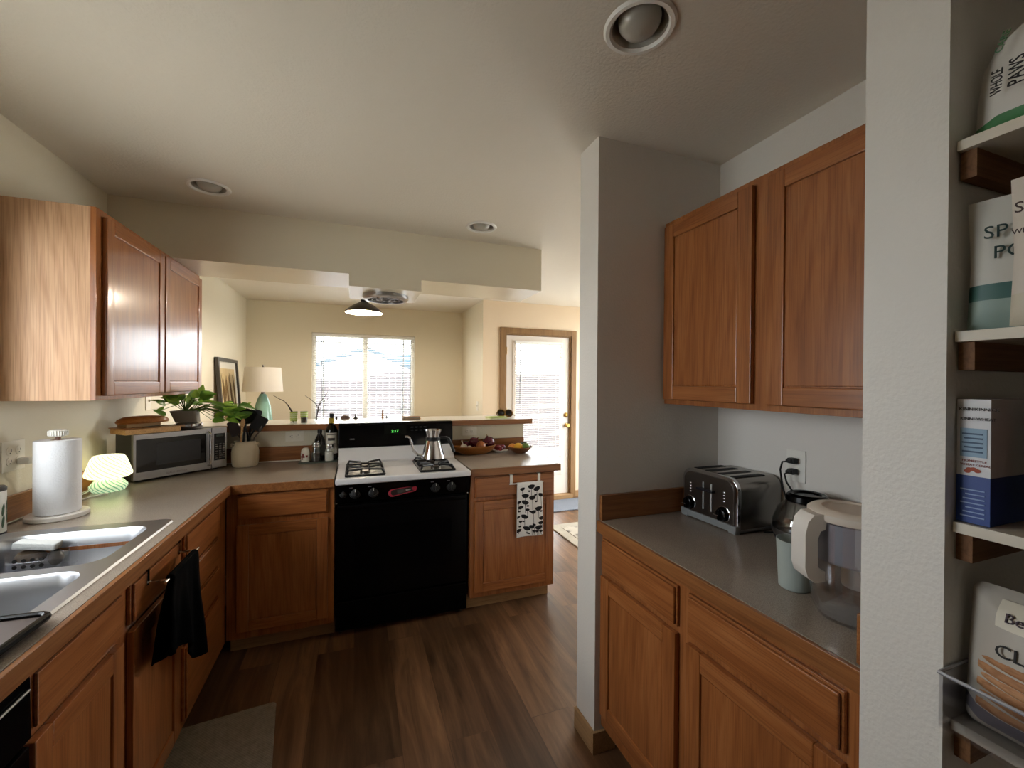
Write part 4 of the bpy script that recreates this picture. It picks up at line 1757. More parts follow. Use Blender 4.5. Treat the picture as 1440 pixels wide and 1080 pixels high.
for (a_, b_) in vines:
    b_.x = max(b_.x, -1.10)
    mid = (a_ + b_) / 2 + Vector((0, 0, .03))
    st.tube([a_, mid, b_], [.0022, .002, .0015], 5)
    d = (b_ - a_)
    d.z *= .3
    d.normalize()
    dirv = (d + Vector((random.uniform(-.4, .4), random.uniform(-.6, .2), random.uniform(-.35, .5)))).normalized()
    L = random.uniform(.065, .095)
    add_leaf(c, b_, b_ + dirv * L, L * .27, random.uniform(.05, .3), random.randint(0, 1))
add_leaf(c, (-.862, 2.95, 1.350), (-.838, 2.945, 1.425), .022, .05, 0)
add_leaf(c, (-.872, 2.94, 1.345), (-.872, 2.93, 1.395), .020, .05, 0)
add_leaf(c, (-.985, 2.87, 1.325), (-1.060, 2.84, 1.345), .016, .10, 0)
add_leaf(c, (-.975, 2.83, 1.255), (-1.030, 2.80, 1.285), .020, -.1, 1)
st.build('stem', mat('vine_green', '#5d7a35', .6), pt)
c.build('foliage', [leaf_a, leaf_b], pt)

# ---- crock with utensils
CX, CY = -.648, 3.062
ck = thing('utensil_crock', (CX, CY, CT), 'cream stoneware crock full of black cooking utensils in the corner', 'crock')
c = MB()
c.lathe([(.060, CT), (.068, CT + .004), (.074, CT + .03), (.075, CT + .09), (.070, CT + .118), (.058, CT + .132), (.055, CT + .150), (.060, CT + .158), (.055, CT + .158), (.050, CT + .148), (.053, CT + .13), (.066, CT + .11), (.069, CT + .03), (.0001, CT + .012)], (CX, CY, 0), n=48, cap1=False)
c.build('jar', ceramic_cream, ck)
for s in (-1, 1):
    c = MB()
    c.tube([(CX + s * .056, CY, CT + .136), (CX + s * .074, CY, CT + .140), (CX + s * .078, CY, CT + .128), (CX + s * .070, CY, CT + .116)], .006, 8)
    c.build('lug_handle', ceramic_cream, ck)


def utensil(name, label, cat, pts, rr, m, head=None, hm=None, head_name='head'):
    t = thing(name, pts[0], label, cat, 'utensils standing in the crock')
    h_ = MB()
    h_.tube(pts, rr, 8)
    h_.build('handle', m, t)
    if head:
        h2 = MB()
        head(h2)
        h2.build(head_name, hm or m, t)
    return t


by, bz = CY, CT + .02


def ladle_head(h_):
    h_.M = Matrix.Translation((CX + .000, CY - .012, 1.225)) @ Matrix.Rotation(R(62), 4, 'X') @ Matrix.Rotation(R(12), 4, 'Y')
    h_.lathe([(.0001, -.036), (.025, -.034), (.045, -.022), (.056, 0), (.054, 0), (.043, -.020), (.023, -.031), (.0001, -.033)], (0, 0, 0), n=28, cap0=False, cap1=False)


utensil('ladle', 'round black ladle with its bowl facing up in the crock', 'ladle', [(CX - .01, CY - .02, bz), (CX - .008, CY - .005, 1.10), (CX, CY + .012, 1.19)], .006, black_matte, ladle_head, head_name='bowl')


def flat_head(cx, cy, cz, w, h2, tilt, yaw, sl=False):
    def f(h_):
        h_.M = Matrix.Translation((cx, cy, cz)) @ Matrix.Rotation(R(yaw), 4, 'Z') @ Matrix.Rotation(R(tilt), 4, 'Y')
        h_.prism(rrect(0, 0, w, h2, .010, 4), 'xz', -.002, .002)
    return f


utensil('spatula', 'wide black turner leaning right in the crock', 'spatula', [(CX - .02, CY + .01, bz), (CX + .025, CY + .005, 1.10), (CX + .055, CY + .005, 1.15)], .006, black_matte, flat_head(CX + .076, CY - .012, 1.180, .072, .095, 32, 10), head_name='blade')
utensil('spatula', 'tall black turner at the back of the crock', 'spatula', [(CX + .01, CY + .02, bz), (CX + .018, CY + .03, 1.12), (CX + .03, CY + .032, 1.20)], .006, black_matte, flat_head(CX + .046, CY + .034, 1.228, .066, .075, 18, 0), head_name='blade')
utensil('spatula', 'dark brown spatula leaning left in the crock', 'spatula', [(CX + .02, CY - .02, bz), (CX - .025, CY - .01, 1.09), (CX - .045, CY - .005, 1.13)], .006, mat('brown_silicone', '#2c1a17', .5), flat_head(CX - .058, CY - .012, 1.150, .056, .095, -18, 8), head_name='blade')


def spoon_head(h_):
    h_.M = Matrix.Translation((CX - .004, CY - .052, 1.185)) @ Matrix.Rotation(R(8), 4, 'Y')
    h_.ball((0, 0, 0), .012, .004, .030)


utensil('wooden_spoon', 'pale wooden spoon in front of the black ladle in the crock', 'spoon', [(CX - .012, CY - .03, bz), (CX - .014, CY - .046, 1.08), (CX - .007, CY - .051, 1.16)], [.006, .005, .006], board_pale, spoon_head, head_name='bowl')
utensil('slotted_spoon', 'black slotted spoon between the turners in the crock', 'spoon', [(CX + .02, CY, bz), (CX + .004, CY + .036, 1.10), (CX - .014, CY + .050, 1.20)], .005, black_matte, flat_head(CX - .024, CY + .052, 1.230, .050, .07, -14, 0), head_name='blade')
t = thing('whisk', (CX + .02, CY - .03, bz), 'small steel tool hooked over the right rim of the crock', 'whisk', 'utensils standing in the crock')
c = MB()
c.tube([(CX + .02, CY - .02, bz), (CX + .052, CY - .022, 1.09), (CX + .078, CY - .022, 1.125)], .004, 8)
c.build('handle', steel_dark, t)
c = MB()
for k in range(4):
    a = k * math.pi / 4
    c.tube([(CX + .078, CY - .022, 1.125), (CX + .085 + .010 * math.cos(a), CY - .022 + .010 * math.sin(a), 1.145), (CX + .092, CY - .022, 1.165), (CX + .088 - .010 * math.cos(a), CY - .022 - .010 * math.sin(a), 1.145), (CX + .078, CY - .022, 1.125)], .001, 4)
c.build('wire', steel_dark, t)

# ---- condiment tray
ty = thing('condiment_tray', (-.229, 3.07, CT), 'flat dark green slate tray with bottles left of the stove', 'tray')
c = MB()
c.box(-.345, -.113, 3.015, 3.142, CT, CT + .008, .002)
c.build('slab', slate_green, ty)
TZ = CT + .0085


def bottle(name, label, cat, x, y, prof, m, cap=None, cm=None, lab=None, lm_=None, n=32):
    t = thing(name, (x, y, TZ), label, cat)
    h_ = MB()
    h_.lathe([(r, TZ + z) for r, z in prof], (x, y, 0), n=n)
    g_ = h_.build('glass', m, t)
    if cap:
        h_ = MB()
        h_.lathe([(r, TZ + z) for r, z in cap], (x, y, 0), n=24)
        h_.build('cap', cm, t)
    if lab:
        for (r, z0, z1, mm, a0, a1, nm) in lab:
            h_ = MB()
            h_.surf(lambda u, v: (x + r * math.cos(a0 + (a1 - a0) * u), y + r * math.sin(a0 + (a1 - a0) * u), TZ + z0 + (z1 - z0) * v), 24, 1)
            h_.build(nm, mm, t)
    return t


label_white = mat('label_paper', '#d8d2c2', .6)
label_ink = mat('label_ink', '#4a4238', .6)
olive_glass = mat('olive_bottle_glass', '#10140c', .08)
ob = bottle('olive_oil_bottle', 'tall dark oil bottle with gold neck and white label beside the stove', 'bottle', -.152, 3.105,
            [(.034, 0), (.037, .004), (.037, .190), (.033, .210), (.016, .240), (.0145, .290), (.0145, .292)], olive_glass,
            [(.0155, .282), (.0155, .308), (.010, .310)], black_matte,
            [(.0376, .040, .180, label_white, R(-175), R(-5), 'label'), (.0172, .243, .278, mat('gold_label', '#b59a2c', .4), 0, 2 * math.pi, 'neck_band')])
c = MB()
for z0, z1, a0, a1, sh in ((.166, .171, -135, -45, 0), (.128, .146, -125, -55, 0), (.104, .108, -130, -50, 0), (.096, .099, -120, -60, 0)):
    c.surf(lambda u, v: (-.152 + .0379 * math.cos(R(a0 + (a1 - a0) * u)), 3.105 + .0379 * math.sin(R(a0 + (a1 - a0) * u)), TZ + z0 + (z1 - z0) * v), 14, 1)
c.build('label_print', label_ink, ob)
bottle('vinegar_bottle', 'dark brown bottle with a sloping shoulder and black cap on the slate tray', 'bottle', -.225, 3.105,
       [(.030, 0), (.034, .004), (.034, .118), (.030, .135), (.012, .175), (.012, .190)], mat('dark_bottle_glass', '#1a1713', .12),
       [(.0145, .178), (.0145, .204), (.010, .206)], black_matte,
       [(.0346, .03, .10, mat('label_grey', '#55534c', .6), R(-170), R(-10), 'label')])


def grinder(x, y, label, fill, fr, h=.10):
    t = thing('spice_jar', (x, y, TZ), label, 'jar')
    h_ = MB()
    h_.lathe([(.028, 0 + TZ), (.029, TZ + .003), (.029, TZ + h * .72), (.022, TZ + h * .9), (.022, TZ + h)], (x, y, 0), n=28)
    h_.build('glass', clear_glass, t)
    h_ = MB()
    h_.lathe([(.0265, TZ + .002), (.0265, TZ + fr)], (x, y, 0), n=24)
    h_.build('contents', fill, t)
    h_ = MB()
    h_.lathe([(.024, TZ + h - .004), (.026, TZ + h + .006), (.024, TZ + h + .022), (.012, TZ + h + .026)], (x, y, 0), n=24)
    h_.build('lid', chrome, t)
    return t


grinder(-.243, 3.043, 'clear glass spice jar with grey contents in front of the vinegar bottle', mat('pepper', '#4a443e', .9, var=.3), .055)
grinder(-.163, 3.043, 'clear glass salt jar with white contents in front of the oil bottle', mat('salt', '#dad6cc', .9), .06, .085)
ss = thing('salt_shaker', (-.305, 3.055, TZ), 'small white ceramic shaker with red print at the tray edge', 'shaker')
c = MB()
c.lathe([(.024, TZ), (.028, TZ + .004), (.029, TZ + .05), (.026, TZ + .075), (.016, TZ + .088), (.0001, TZ + .091)], (-.305, 3.055, 0), n=28, cap1=False)
sb_ = c.build('body', mat('shaker_white', '#d8d2c4', .35), ss)
c = MB()
for a0, a1, z0, z1 in ((-150, -95, .028, .040), (-130, -105, .040, .056), (-85, -60, .030, .044), (-140, -115, .016, .026)):
    c.surf(lambda u, v: (-.305 + .0298 * math.cos(R(a0 + (a1 - a0) * u)), 3.055 + .0298 * math.sin(R(a0 + (a1 - a0) * u)), TZ + z0 + (z1 - z0) * v), 8, 1)
c.build('print', mat('print_red', '#7a2a22', .5), sb_)

# ================================================================== BAR TOP OBJECTS
BZ = 1.1625
chev = None


def chevron_mat():
    m, nt, b_ = new_mat('chevron_green')
    tc = N(nt, 'ShaderNodeTexCoord')
    sp = N(nt, 'ShaderNodeSeparateXYZ')
    nt.links.new(tc.outputs['Object'], sp.inputs[0])
    at = N(nt, 'ShaderNodeMath', operation='ARCTAN2')
    nt.links.new(sp.outputs['Y'], at.inputs[0])
    nt.links.new(sp.outputs['X'], at.inputs[1])
    pg = N(nt, 'ShaderNodeMath', operation='PINGPONG')
    pg.inputs[1].default_value = .25
    nt.links.new(at.outputs[0], pg.inputs[0])
    m1 = N(nt, 'ShaderNodeMath', operation='MULTIPLY_ADD')
    m1.inputs[1].default_value = .024
    nt.links.new(pg.outputs[0], m1.inputs[0])
    nt.links.new(sp.outputs['Z'], m1.inputs[2])
    m2 = N(nt, 'ShaderNodeMath', operation='MULTIPLY')
    m2.inputs[1].default_value = 470
    nt.links.new(m1.outputs[0], m2.inputs[0])
    si = N(nt, 'ShaderNodeMath', operation='SINE')
    nt.links.new(m2.outputs[0], si.inputs[0])
    nt.links.new(ramp(nt, si.outputs[0], [(.35, '#a9c43a'), (.6, '#eef2d0')]), b_.inputs['Base Color'])
    b_.inputs['Roughness'].default_value = .3
    return m


chev = chevron_mat()
for x, lab, dark in ((-.390, 'green chevron tumbler on the bar, the left one holding a twig', False), (-.327, 'green chevron tumbler on the bar with a dark lower half', True)):
    t = thing('tumbler', (x, 3.165, BZ), lab, 'tumbler', 'chevron tumblers on the bar')
    c = MB()
    c.lathe([(.021, BZ), (.0235, BZ + .082), (.0215, BZ + .082), (.0195, BZ + .004), (.0001, BZ + .004)], (x, 3.165, 0), n=28, cap1=False)
    c.build('glass', clear_glass, t)
    c = MB()
    c.lathe([(.0222 if not dark else .0232, BZ + (.018 if not dark else .042)), (.0238, BZ + .080)], (x, 3.165, 0), n=32, cap0=False, cap1=False)
    c.build('sleeve', chev, t)
    if dark:
        c = MB()
        c.lathe([(.0185, BZ + .0045), (.0195, BZ + .040)], (x, 3.165, 0), n=24)
        c.build('contents', mat('dark_coffee', '#2a211c', .6), t)

twig_m = mat('twig_bark', '#332924', .8)
t = thing('twig', (-.392, 3.165, BZ + .005), 'bent dark twig curving left out of the left tumbler', 'twig')
c = MB()
c.tube([(-.392, 3.165, BZ + .006), (-.402, 3.165, 1.245), (-.412, 3.168, 1.262)], [.003, .006, .005], 8)
c.tube([(-.412, 3.168, 1.262), (-.428, 3.172, 1.290), (-.452, 3.178, 1.315), (-.485, 3.185, 1.332), (-.515, 3.19, 1.352)], [.005, .003, .0024, .002, .0012], 7)
c.build('branch', twig_m, t)
v_ = thing('bud_vase', (-.262, 3.30, BZ), 'tiny clear glass bud vase holding a forked bare branch', 'vase')
c = MB()
c.lathe([(.016, BZ), (.019, BZ + .006), (.019, BZ + .016), (.010, BZ + .026), (.008, BZ + .034), (.0065, BZ + .034), (.0001, BZ + .008)], (-.262, 3.30, 0), n=20, cap1=False)
c.build('glass', clear_glass, v_)
t = thing('twig', (-.262, 3.30, BZ + .01), 'forked bare branch standing on the bar against the window', 'twig')
c = MB()
for pts, rr in (([(-.262, 3.30, BZ + .010), (-.257, 3.30, 1.215), (-.250, 3.30, 1.262), (-.236, 3.30, 1.302), (-.205, 3.30, 1.345), (-.182, 3.30, 1.388)], [.004, .0042, .0035, .003, .0022, .001]),
                ([(-.252, 3.30, 1.258), (-.270, 3.31, 1.290), (-.300, 3.32, 1.318), (-.338, 3.33, 1.345)], [.003, .0025, .002, .001]),
                ([(-.244, 3.30, 1.280), (-.215, 3.29, 1.305), (-.185, 3.28, 1.325), (-.160, 3.27, 1.338)], [.0028, .0022, .0018, .001]),
                ([(-.256, 3.30, 1.225), (-.235, 3.31, 1.255), (-.205, 3.32, 1.275), (-.175, 3.33, 1.277)], [.0028, .0022, .0018, .001])):
    c.tube(pts, rr, 7)
c.build('branch', twig_m, t)

bk = thing('notepad', (1.06, 3.20, BZ), 'lime green notepad at the right end of the bar', 'notepad')
c = MB()
c.M = Matrix.Translation((1.055, 3.20, 0)) @ Matrix.Rotation(R(6), 4, 'Z')
c.box(-.075, .075, -.050, .050, BZ, BZ + .010, .001)
c.build('pages', mat('pages', '#d9dcae', .8), bk)
c = MB()
c.M = Matrix.Translation((1.055, 3.20, 0)) @ Matrix.Rotation(R(6), 4, 'Z')
c.box(-.076, .076, -.051, .051, BZ + .010, BZ + .0125, .0005)
c.build('cover', mat('lime_cover', '#8fb043', .5), bk)
sg = thing('sunglasses', (1.16, 3.28, BZ), 'dark tortoiseshell sunglasses resting at the right end of the bar', 'sunglasses')
tort = mat('tortoise', '#7a5a24', .2, var=.5)
for k, (x, z) in enumerate(((1.122, 1.200), (1.186, 1.196))):
    c = MB()
    c.M = Matrix.Translation((x, 3.275, z)) @ Matrix.Rotation(R(-18), 4, 'X')
    c.ball((0, 0, 0), .030, .007, .026)
    c.build('lens', mat('dark_lens', '#1c1413', .12) if k == 0 else bpy.data.materials['dark_lens'], sg)
    c = MB()
    c.M = Matrix.Translation((x, 3.273, z)) @ Matrix.Rotation(R(-18), 4, 'X')
    c.tube([(.033 * math.cos(2 * math.pi * i / 24), 0, .029 * math.sin(2 * math.pi * i / 24)) for i in range(25)], .005, 7)
    c.build('rim', tort, sg)
c = MB()
c.tube([(1.150, 3.272, 1.198), (1.153, 3.270, 1.190), (1.157, 3.272, 1.197)], .005, 7)
c.build('bridge', tort, sg)
for x, x2 in ((1.086, 1.12), (1.222, 1.275)):
    c = MB()
    c.tube([(x, 3.275, 1.205), (x + .004, 3.30, 1.19), (x2, 3.36, BZ + .006)], .004, 7)
    c.build('temple', tort, sg)
nk = thing('napkin_stack', (.40, 3.30, BZ), 'low stack of folded grey and brown napkins on the bar above the stove', 'napkins')
for i, (cl, dx) in enumerate((('#8c8279', 0), ('#a58a68', .004), ('#9b9690', -.003), ('#8a6a4a', .002))):
    c = MB()
    c.box(.335 + dx, .465 + dx, 3.25, 3.34, BZ + .0055 * i, BZ + .0055 * i + .005, .0022)
    c.build('napkin', mat('napkin_cloth', cl, .9), nk)
c = MB()
c.ball((-.074, 3.45, BZ + .0015), .034, .026, .029, shape=lambda v: 1.0 if v.z > -.2 else .85)
for v in c.bm.verts:
    v.co.z = max(v.co.z, BZ)
tag(c.build('pebble', mat('brown_stone', '#5c463f', .5)), 'smooth brown dome shaped stone on the bar before the window', 'stone')
c = MB()
c.lathe([(.018, BZ), (.017, BZ + .004), (.008, BZ + .012), (.004, BZ + .030), (.0055, BZ + .036), (.0001, BZ + .042)], (.0, 3.45, 0), n=20, cap1=False)
tag(c.build('cone_figurine', mat('figure_dark', '#3c3431', .5)), 'tiny dark cone shaped figurine on the bar right of the stone', 'figurine')
c = MB()
c.lathe([(.009, BZ), (.009, BZ + .004), (.006, BZ + .012), (.008, BZ + .025), (.005, BZ + .040), (.006, BZ + .055), (.0001, BZ + .066)], (.199, 3.45, 0), n=20, cap1=False)
tag(c.build('wooden_figurine', board_wood), 'slim wooden figurine on the bar before the right window pane', 'figurine')
c = MB()
c.lathe([(.007, BZ), (.007, BZ + .012), (.0001, BZ + .020)], (.228, 3.45, 0), n=16, cap1=False)
tag(c.build('thimble', mat('thimble_grey', '#4c5058', .4)), 'tiny grey thimble beside the slim wooden figurine', 'thimble')
c = MB()
c.lathe([(.008, BZ), (.009, BZ + .012), (.0001, BZ + .024)], (-.136, 3.45, 0), n=16, cap1=False)
tag(c.build('chess_pawn', mat('pawn_dark', '#35302e', .4)), 'tiny dark pawn on the bar behind the oil bottle', 'figurine')

# ================================================================== PENINSULA PRODUCE
db = thing('dough_bowl', (.825, 3.055, CT), 'long shallow wooden dough bowl of onions and garlic beside the stove', 'bowl')
c = MB()
dbx, dby = .838, 3.055
prof = [(.55, 0), (.62, .004), (.88, .030), (1.0, .056), (.97, .060), (.84, .034), (.58, .012), (.0001, .010)]
rings = []
for k, z in prof:
    ring = []
    for i in range(40):
        a = 2 * math.pi * i / 40
        ex = abs(math.cos(a)) ** .75 * (1 if math.cos(a) > 0 else -1)
        ring.append(c.bm.verts.new((dbx + .166 * k * ex, dby + .072 * k * math.sin(a), CT + z + .008 * abs(math.cos(a)) ** 3 * (k > .9))))
    rings.append(ring)
for a, b_ in zip(rings, rings[1:]):
    for i in range(40):
        c.bm.faces.new((a[i], a[(i + 1) % 40], b_[(i + 1) % 40], b_[i]))
c.bm.faces.new(rings[0])
c.build('bowl', bowl_wood, db)

skin_red = mat('red_onion_skin', '#5a1424', .22, var=.35, spec=.6)
skin_tan = mat('brown_onion_skin', '#b06a3c', .3, var=.15)
garlic_m = mat('garlic_skin', '#d9cdb8', .6, var=.08)
stem_dry = mat('dry_stem', '#a98c62', .8)


def onion(x, y, z, r, m, label, cat='onion', tilt=(0, 0), name='red_onion'):
    t = thing(name, (x, y, z - r * .88), label, cat)
    h_ = MB()
    h_.M = Matrix.Translation((x, y, z)) @ Matrix.Rotation(tilt[0], 4, 'X') @ Matrix.Rotation(tilt[1], 4, 'Y')
    h_.lathe([(.0001, -r * .9), (r * .35, -r * .86), (r * .8, -r * .52), (r, 0), (r * .85, r * .5), (r * .4, r * .84), (r * .16, r * 1.0), (r * .10, r * 1.18), (.0001, r * 1.22)], (0, 0, 0), n=28, cap0=False, cap1=False)
    h_.build('bulb', m, t)
    h_ = MB()
    h_.M = Matrix.Translation((x, y, z)) @ Matrix.Rotation(tilt[0], 4, 'X') @ Matrix.Rotation(tilt[1], 4, 'Y')
    h_.lathe([(r * .11, r * 1.12), (r * .07, r * 1.32), (r * .03, r * 1.42)], (0, 0, 0), n=10)
    h_.build('stem', stem_dry, t)
    return t


onion(.840, 3.085, CT + .082, .040, skin_red, 'glossy dark red onion behind the brown onion in the dough bowl', tilt=(.5, .6))
onion(.952, 3.070, CT + .080, .046, skin_red, 'largest red onion at the right end of the dough bowl', tilt=(.2, -.3))
onion(.778, 3.090, CT + .060, .034, skin_red, 'small shadowed red onion next to the garlic in the dough bowl', tilt=(-.4, -.8))
onion(.880, 3.032, CT + .060, .038, skin_tan, 'light brown onion lying in the middle of the dough bowl', tilt=(.3, 1.2), name='brown_onion')


def garlic(x, y, z, r, label, tilt):
    t = thing('garlic_bulb', (x, y, z - r * .8), label, 'garlic')
    h_ = MB()
    h_.M = Matrix.Translation((x, y, z)) @ Matrix.Rotation(tilt[0], 4, 'X') @ Matrix.Rotation(tilt[1], 4, 'Y')
    n = 40
    rings = []
    for rr, zz in ((.15, -.82), (.7, -.7), (1, -.1), (.9, .35), (.45, .75), (.2, 1.0), (.14, 1.5), (.12, 2.0)):
        rings.append([h_.bm.verts.new(h_.M @ Vector((r * rr * (1 + .10 * math.cos(8 * 2 * math.pi * i / n) * (rr > .4)) * math.cos(2 * math.pi * i / n), r * rr * (1 + .10 * math.cos(8 * 2 * math.pi * i / n) * (rr > .4)) * math.sin(2 * math.pi * i / n), r * zz))) for i in range(n)])
    for a, b_ in zip(rings, rings[1:]):
        for i in range(n):
            h_.bm.faces.new((a[i], a[(i + 1) % n], b_[(i + 1) % n], b_[i]))
    h_.bm.faces.new(rings[0])
    h_.bm.faces.new(rings[-1])
    h_.build('bulb', garlic_m, t)
    return t


garlic(.752, 3.050, CT + .052, .027, 'upright garlic bulb with a long stalk at the left of the dough bowl', (-.1, -.25))
garlic(.790, 3.020, CT + .044, .023, 'small garlic bulb lying at the front of the dough bowl', (1.0, .9))
c = MB()
c.ball((.825, 3.012, CT + .045), .018, .013, .012)
tag(c.build('shallot', garlic_m), 'single pale garlic clove near the front rim of the dough bowl', 'garlic')

pl_ = thing('plate', (1.045, 3.088, CT), 'small white plate between the dough bowl and the round bowl', 'plate')
c = MB()
c.lathe([(.036, CT), (.040, CT + .003), (.060, CT + .014), (.058, CT + .016), (.038, CT + .006), (.0001, CT + .005)], (1.052, 3.085, 0), n=36, cap1=False)
c.build('dish', white_plastic, pl_)
pot_red = mat('red_potato_skin', '#7a2226', .35, var=.25)
for x, y, z, r, lab in ((1.028, 3.082, CT + .034, .027, 'dark red potato on the white plate, the left one'), (1.070, 3.095, CT + .033, .026, 'dark red potato on the white plate, half hidden by the round bowl'), (1.046, 3.060, CT + .028, .020, 'smallest red potato at the front of the white plate')):
    c = MB()
    c.ball((x, y, z), r, r * .85, r * .85)
    tag(c.build('red_potato', pot_red), lab, 'potato')

rb = thing('round_bowl', (1.185, 2.990, CT), 'round brown wooden bowl of citrus at the right end of the peninsula', 'bowl')
c = MB()
c.lathe([(.042, CT), (.046, CT + .003), (.072, CT + .022), (.094, CT + .046), (.091, CT + .049), (.068, CT + .027), (.042, CT + .010), (.0001, CT + .009)], (1.180, 2.995, 0), n=44, cap1=False)
c.build('bowl', wood('round_bowl_wood', 'x', '#5f3a22', '#754a2c', '#875a38', .35, .1, False), rb)
lem = mat('lemon_skin', '#e0a92e', .4, var=.06, bump_s=.2, bump_scale=300)
lim = mat('lime_skin', '#5f7a32', .35, var=.15)


def citrus(x, y, z, rx_, rz, m, label, name, cat):
    h_ = MB()
    h_.ball((x, y, z), rx_, rz, rz, shape=None)
    for v in h_.bm.verts:
        d = (v.co.x - x) / rx_
        if abs(d) > .9:
            v.co.x += (abs(d) - .9) * rx_ * .9 * (1 if d > 0 else -1)
    tag(h_.build(name, m), label, cat)


citrus(1.160, 2.980, CT + .048, .036, .029, lem, 'bright yellow lemon in the middle of the round bowl', 'lemon', 'lemon')
citrus(1.118, 3.000, CT + .048, .028, .024, mat('tangerine_skin', '#e0913a', .4, var=.06), 'small orange tangerine at the left of the round bowl', 'tangerine', 'tangerine')
citrus(1.216, 2.975, CT + .049, .033, .027, lim, 'mottled green lime beside the lemon in the round bowl', 'lime', 'lime')
c = MB()
c.ball((1.228, 3.035, CT + .052), .034, .026, .026)
tag(c.build('avocado', mat('avocado_skin', '#2e3a22', .5, bump_s=.3)), 'dark green avocado at the back of the round bowl', 'avocado')

# ================================================================== SINK CONTENTS
sc_ = thing('sponge_caddy', (-.975, 1.86, CT - .11), 'clear plastic sponge caddy stuck to the far wall of the sink', 'sponge caddy')
c = MB()
for bx_ in ((-1.055, -.895, 1.830, 1.834, CT - .090, CT - .035), (-1.055, -1.051, 1.834, 1.882, CT - .090, CT - .025), (-.899, -.895, 1.834, 1.882, CT - .090, CT - .025), (-1.055, -.895, 1.830, 1.882, CT - .094, CT - .090)):
    c.box(*bx_, .001)
c.build('basket', clear_plastic, sc_)
c = MB()
for i in range(4):
    for j in range(2):
        c.lathe([(.006, 1.8285), (.006, 1.8300)], (-1.03 + .022 * i, 0, CT - .075 + .020 * j), axis='y', n=12)
c.build('drain_hole', dark_slot, sc_)
c = MB()
for x in (-1.02, -.93):
    c.lathe([(.014, 1.882), (.010, 1.890), (.005, 1.893)], (x, 0, CT - .055), axis='y', n=16)
c.build('suction_cup', clear_plastic, sc_)
c = MB()
c.M = Matrix.Translation((-.985, 1.853, CT - .012)) @ Matrix.Rotation(R(9), 4, 'Y')
c.box(-.055, .055, -.022, .022, -.014, .010, .006)
tag(c.build('sponge', mat('sponge_white', '#d6d8d6', .95, bump_s=.6, bump_scale=250)), 'off white sponge lying across the top of the sink caddy', 'sponge')
br_ = thing('scrub_brush', (-1.0, 1.86, CT - .089), 'brown and black scrubber inside the clear sink caddy', 'brush')
c = MB()
c.ball((-1.005, 1.858, CT - .052), .040, .020, .024)
c.build('scrubber', mat('scrub_brown', '#6c5a48', .9, var=.3, bump_s=.6), br_)
c = MB()
c.ball((-.942, 1.858, CT - .062), .020, .018, .027)
c.build('knob', black_matte, br_)

# ================================================================== ALCOVE OBJECTS
ts = thing('toaster', (1.38, 1.25, CT), 'brushed steel four slot toaster on the alcove countertop', 'toaster')
ty0, ty1, tz0, tz1 = 1.122, 1.384, CT + .008, 1.108
tx0, tx1 = 1.268, 1.492
prof = []
rr = .042
for i in range(9):
    a = R(0 + 90 * i / 8)
    prof.append((ty1 - rr + rr * math.cos(a), tz1 - rr + rr * math.sin(a)))
for i in range(9):
    a = R(90 + 90 * i / 8)
    prof.append((ty0 + rr + rr * math.cos(a), tz1 - rr + rr * math.sin(a)))
prof += [(ty0, tz0), (ty1, tz0)]
steel_t = mat('toaster_steel', '#8d8882', .26, 1.0)
c = MB()
c.prism(prof, 'yz', tx0 + .02, tx1, 0, .003)
c.build('body', steel_t, ts)


def inset(poly, d):
    cy = (ty0 + ty1) / 2
    cz = (tz0 + tz1) / 2
    return [(cy + (p[0] - cy) * (1 - d / .13), cz + (p[1] - cz) * (1 - d / .1)) for p in poly]


c = MB()
c.prism(inset(prof, -.002), 'yz', tx0 + .004, tx0 + .022, 0, .003)
c.build('front_bezel', chrome, ts)
c = MB()
c.prism(inset(prof, .010), 'yz', tx0 - .001, tx0 + .006, 0, .001)
fp = c.build('front_panel', mat('toaster_panel', '#6f6862', .3, 1.0), ts)
c = MB()
c.box(tx0 - .006, tx0 + .016, ty0 - .004, ty1 + .004, CT + .012, CT + .030, .003)
c.box(tx0 - .004, tx1, ty0 - .003, ty1 + .003, CT + .004, CT + .014, .003)
for y in (ty0 + .006, ty1 - .026):
    c.box(tx0 - .006, tx0 + .02, y - .008, y + .024, CT, CT + .014, .003)
    c.box(tx1 - .03, tx1 - .004, y, y + .02, CT, CT + .014, .003)
c.build('base', mat('toaster_base', '#7f8283', .4), ts)
for y in (1.342, 1.285, 1.225, 1.166):
    c = MB()
    c.box(1.300, 1.445, y - .013, y + .013, tz1 - .004, tz1 + .0012)
    c.build('slot', mat('slot_black', '#0a0908', .7) if y > 1.3 else bpy.data.materials['slot_black'], ts)
for y in (1.336, 1.172):
    c = MB()
    c.lathe([(.027, tx0 + .0), (.027, tx0 - .008), (.022, tx0 - .012), (.021, tx0 - .022), (.014, tx0 - .026)], (0, y, .975), axis='x', n=28)
    c.box(tx0 - .034, tx0 - .02, y - .004, y + .004, .956, .994, .002)
    k_ = c.build('knob', black_gloss, ts)
    c = MB()
    c.lathe([(.027, tx0 - .001), (.0285, tx0 - .006), (.026, tx0 - .007)], (0, y, .975), axis='x', n=28, cap0=False, cap1=False)
    c.tube([(tx0 - .034, y - .004, .972), (tx0 - .034, y + .02, .972)], .0015, 6)
    c.build('ring', chrome, k_)
    for i in range(4):
        c = MB()
        c.ball((tx0 - .002, y, 1.020 + .011 * i), .004, .006, .0038)
        c.build('button', chrome, ts)
for y in (1.271, 1.232):
    c = MB()
    c.box(tx0 - .004, tx0, y - .0022, y + .0022, .966, 1.070)
    c.build('lever_track', mat('track_steel', '#dcdcdc', .45, .6), ts)
    c = MB()
    c.box(tx0 - .022, tx0 - .002, y - .020, y + .020, 1.040, 1.049, .003)
    c.build('lever', mat('lever_dark', '#1f1c22', .3), ts)

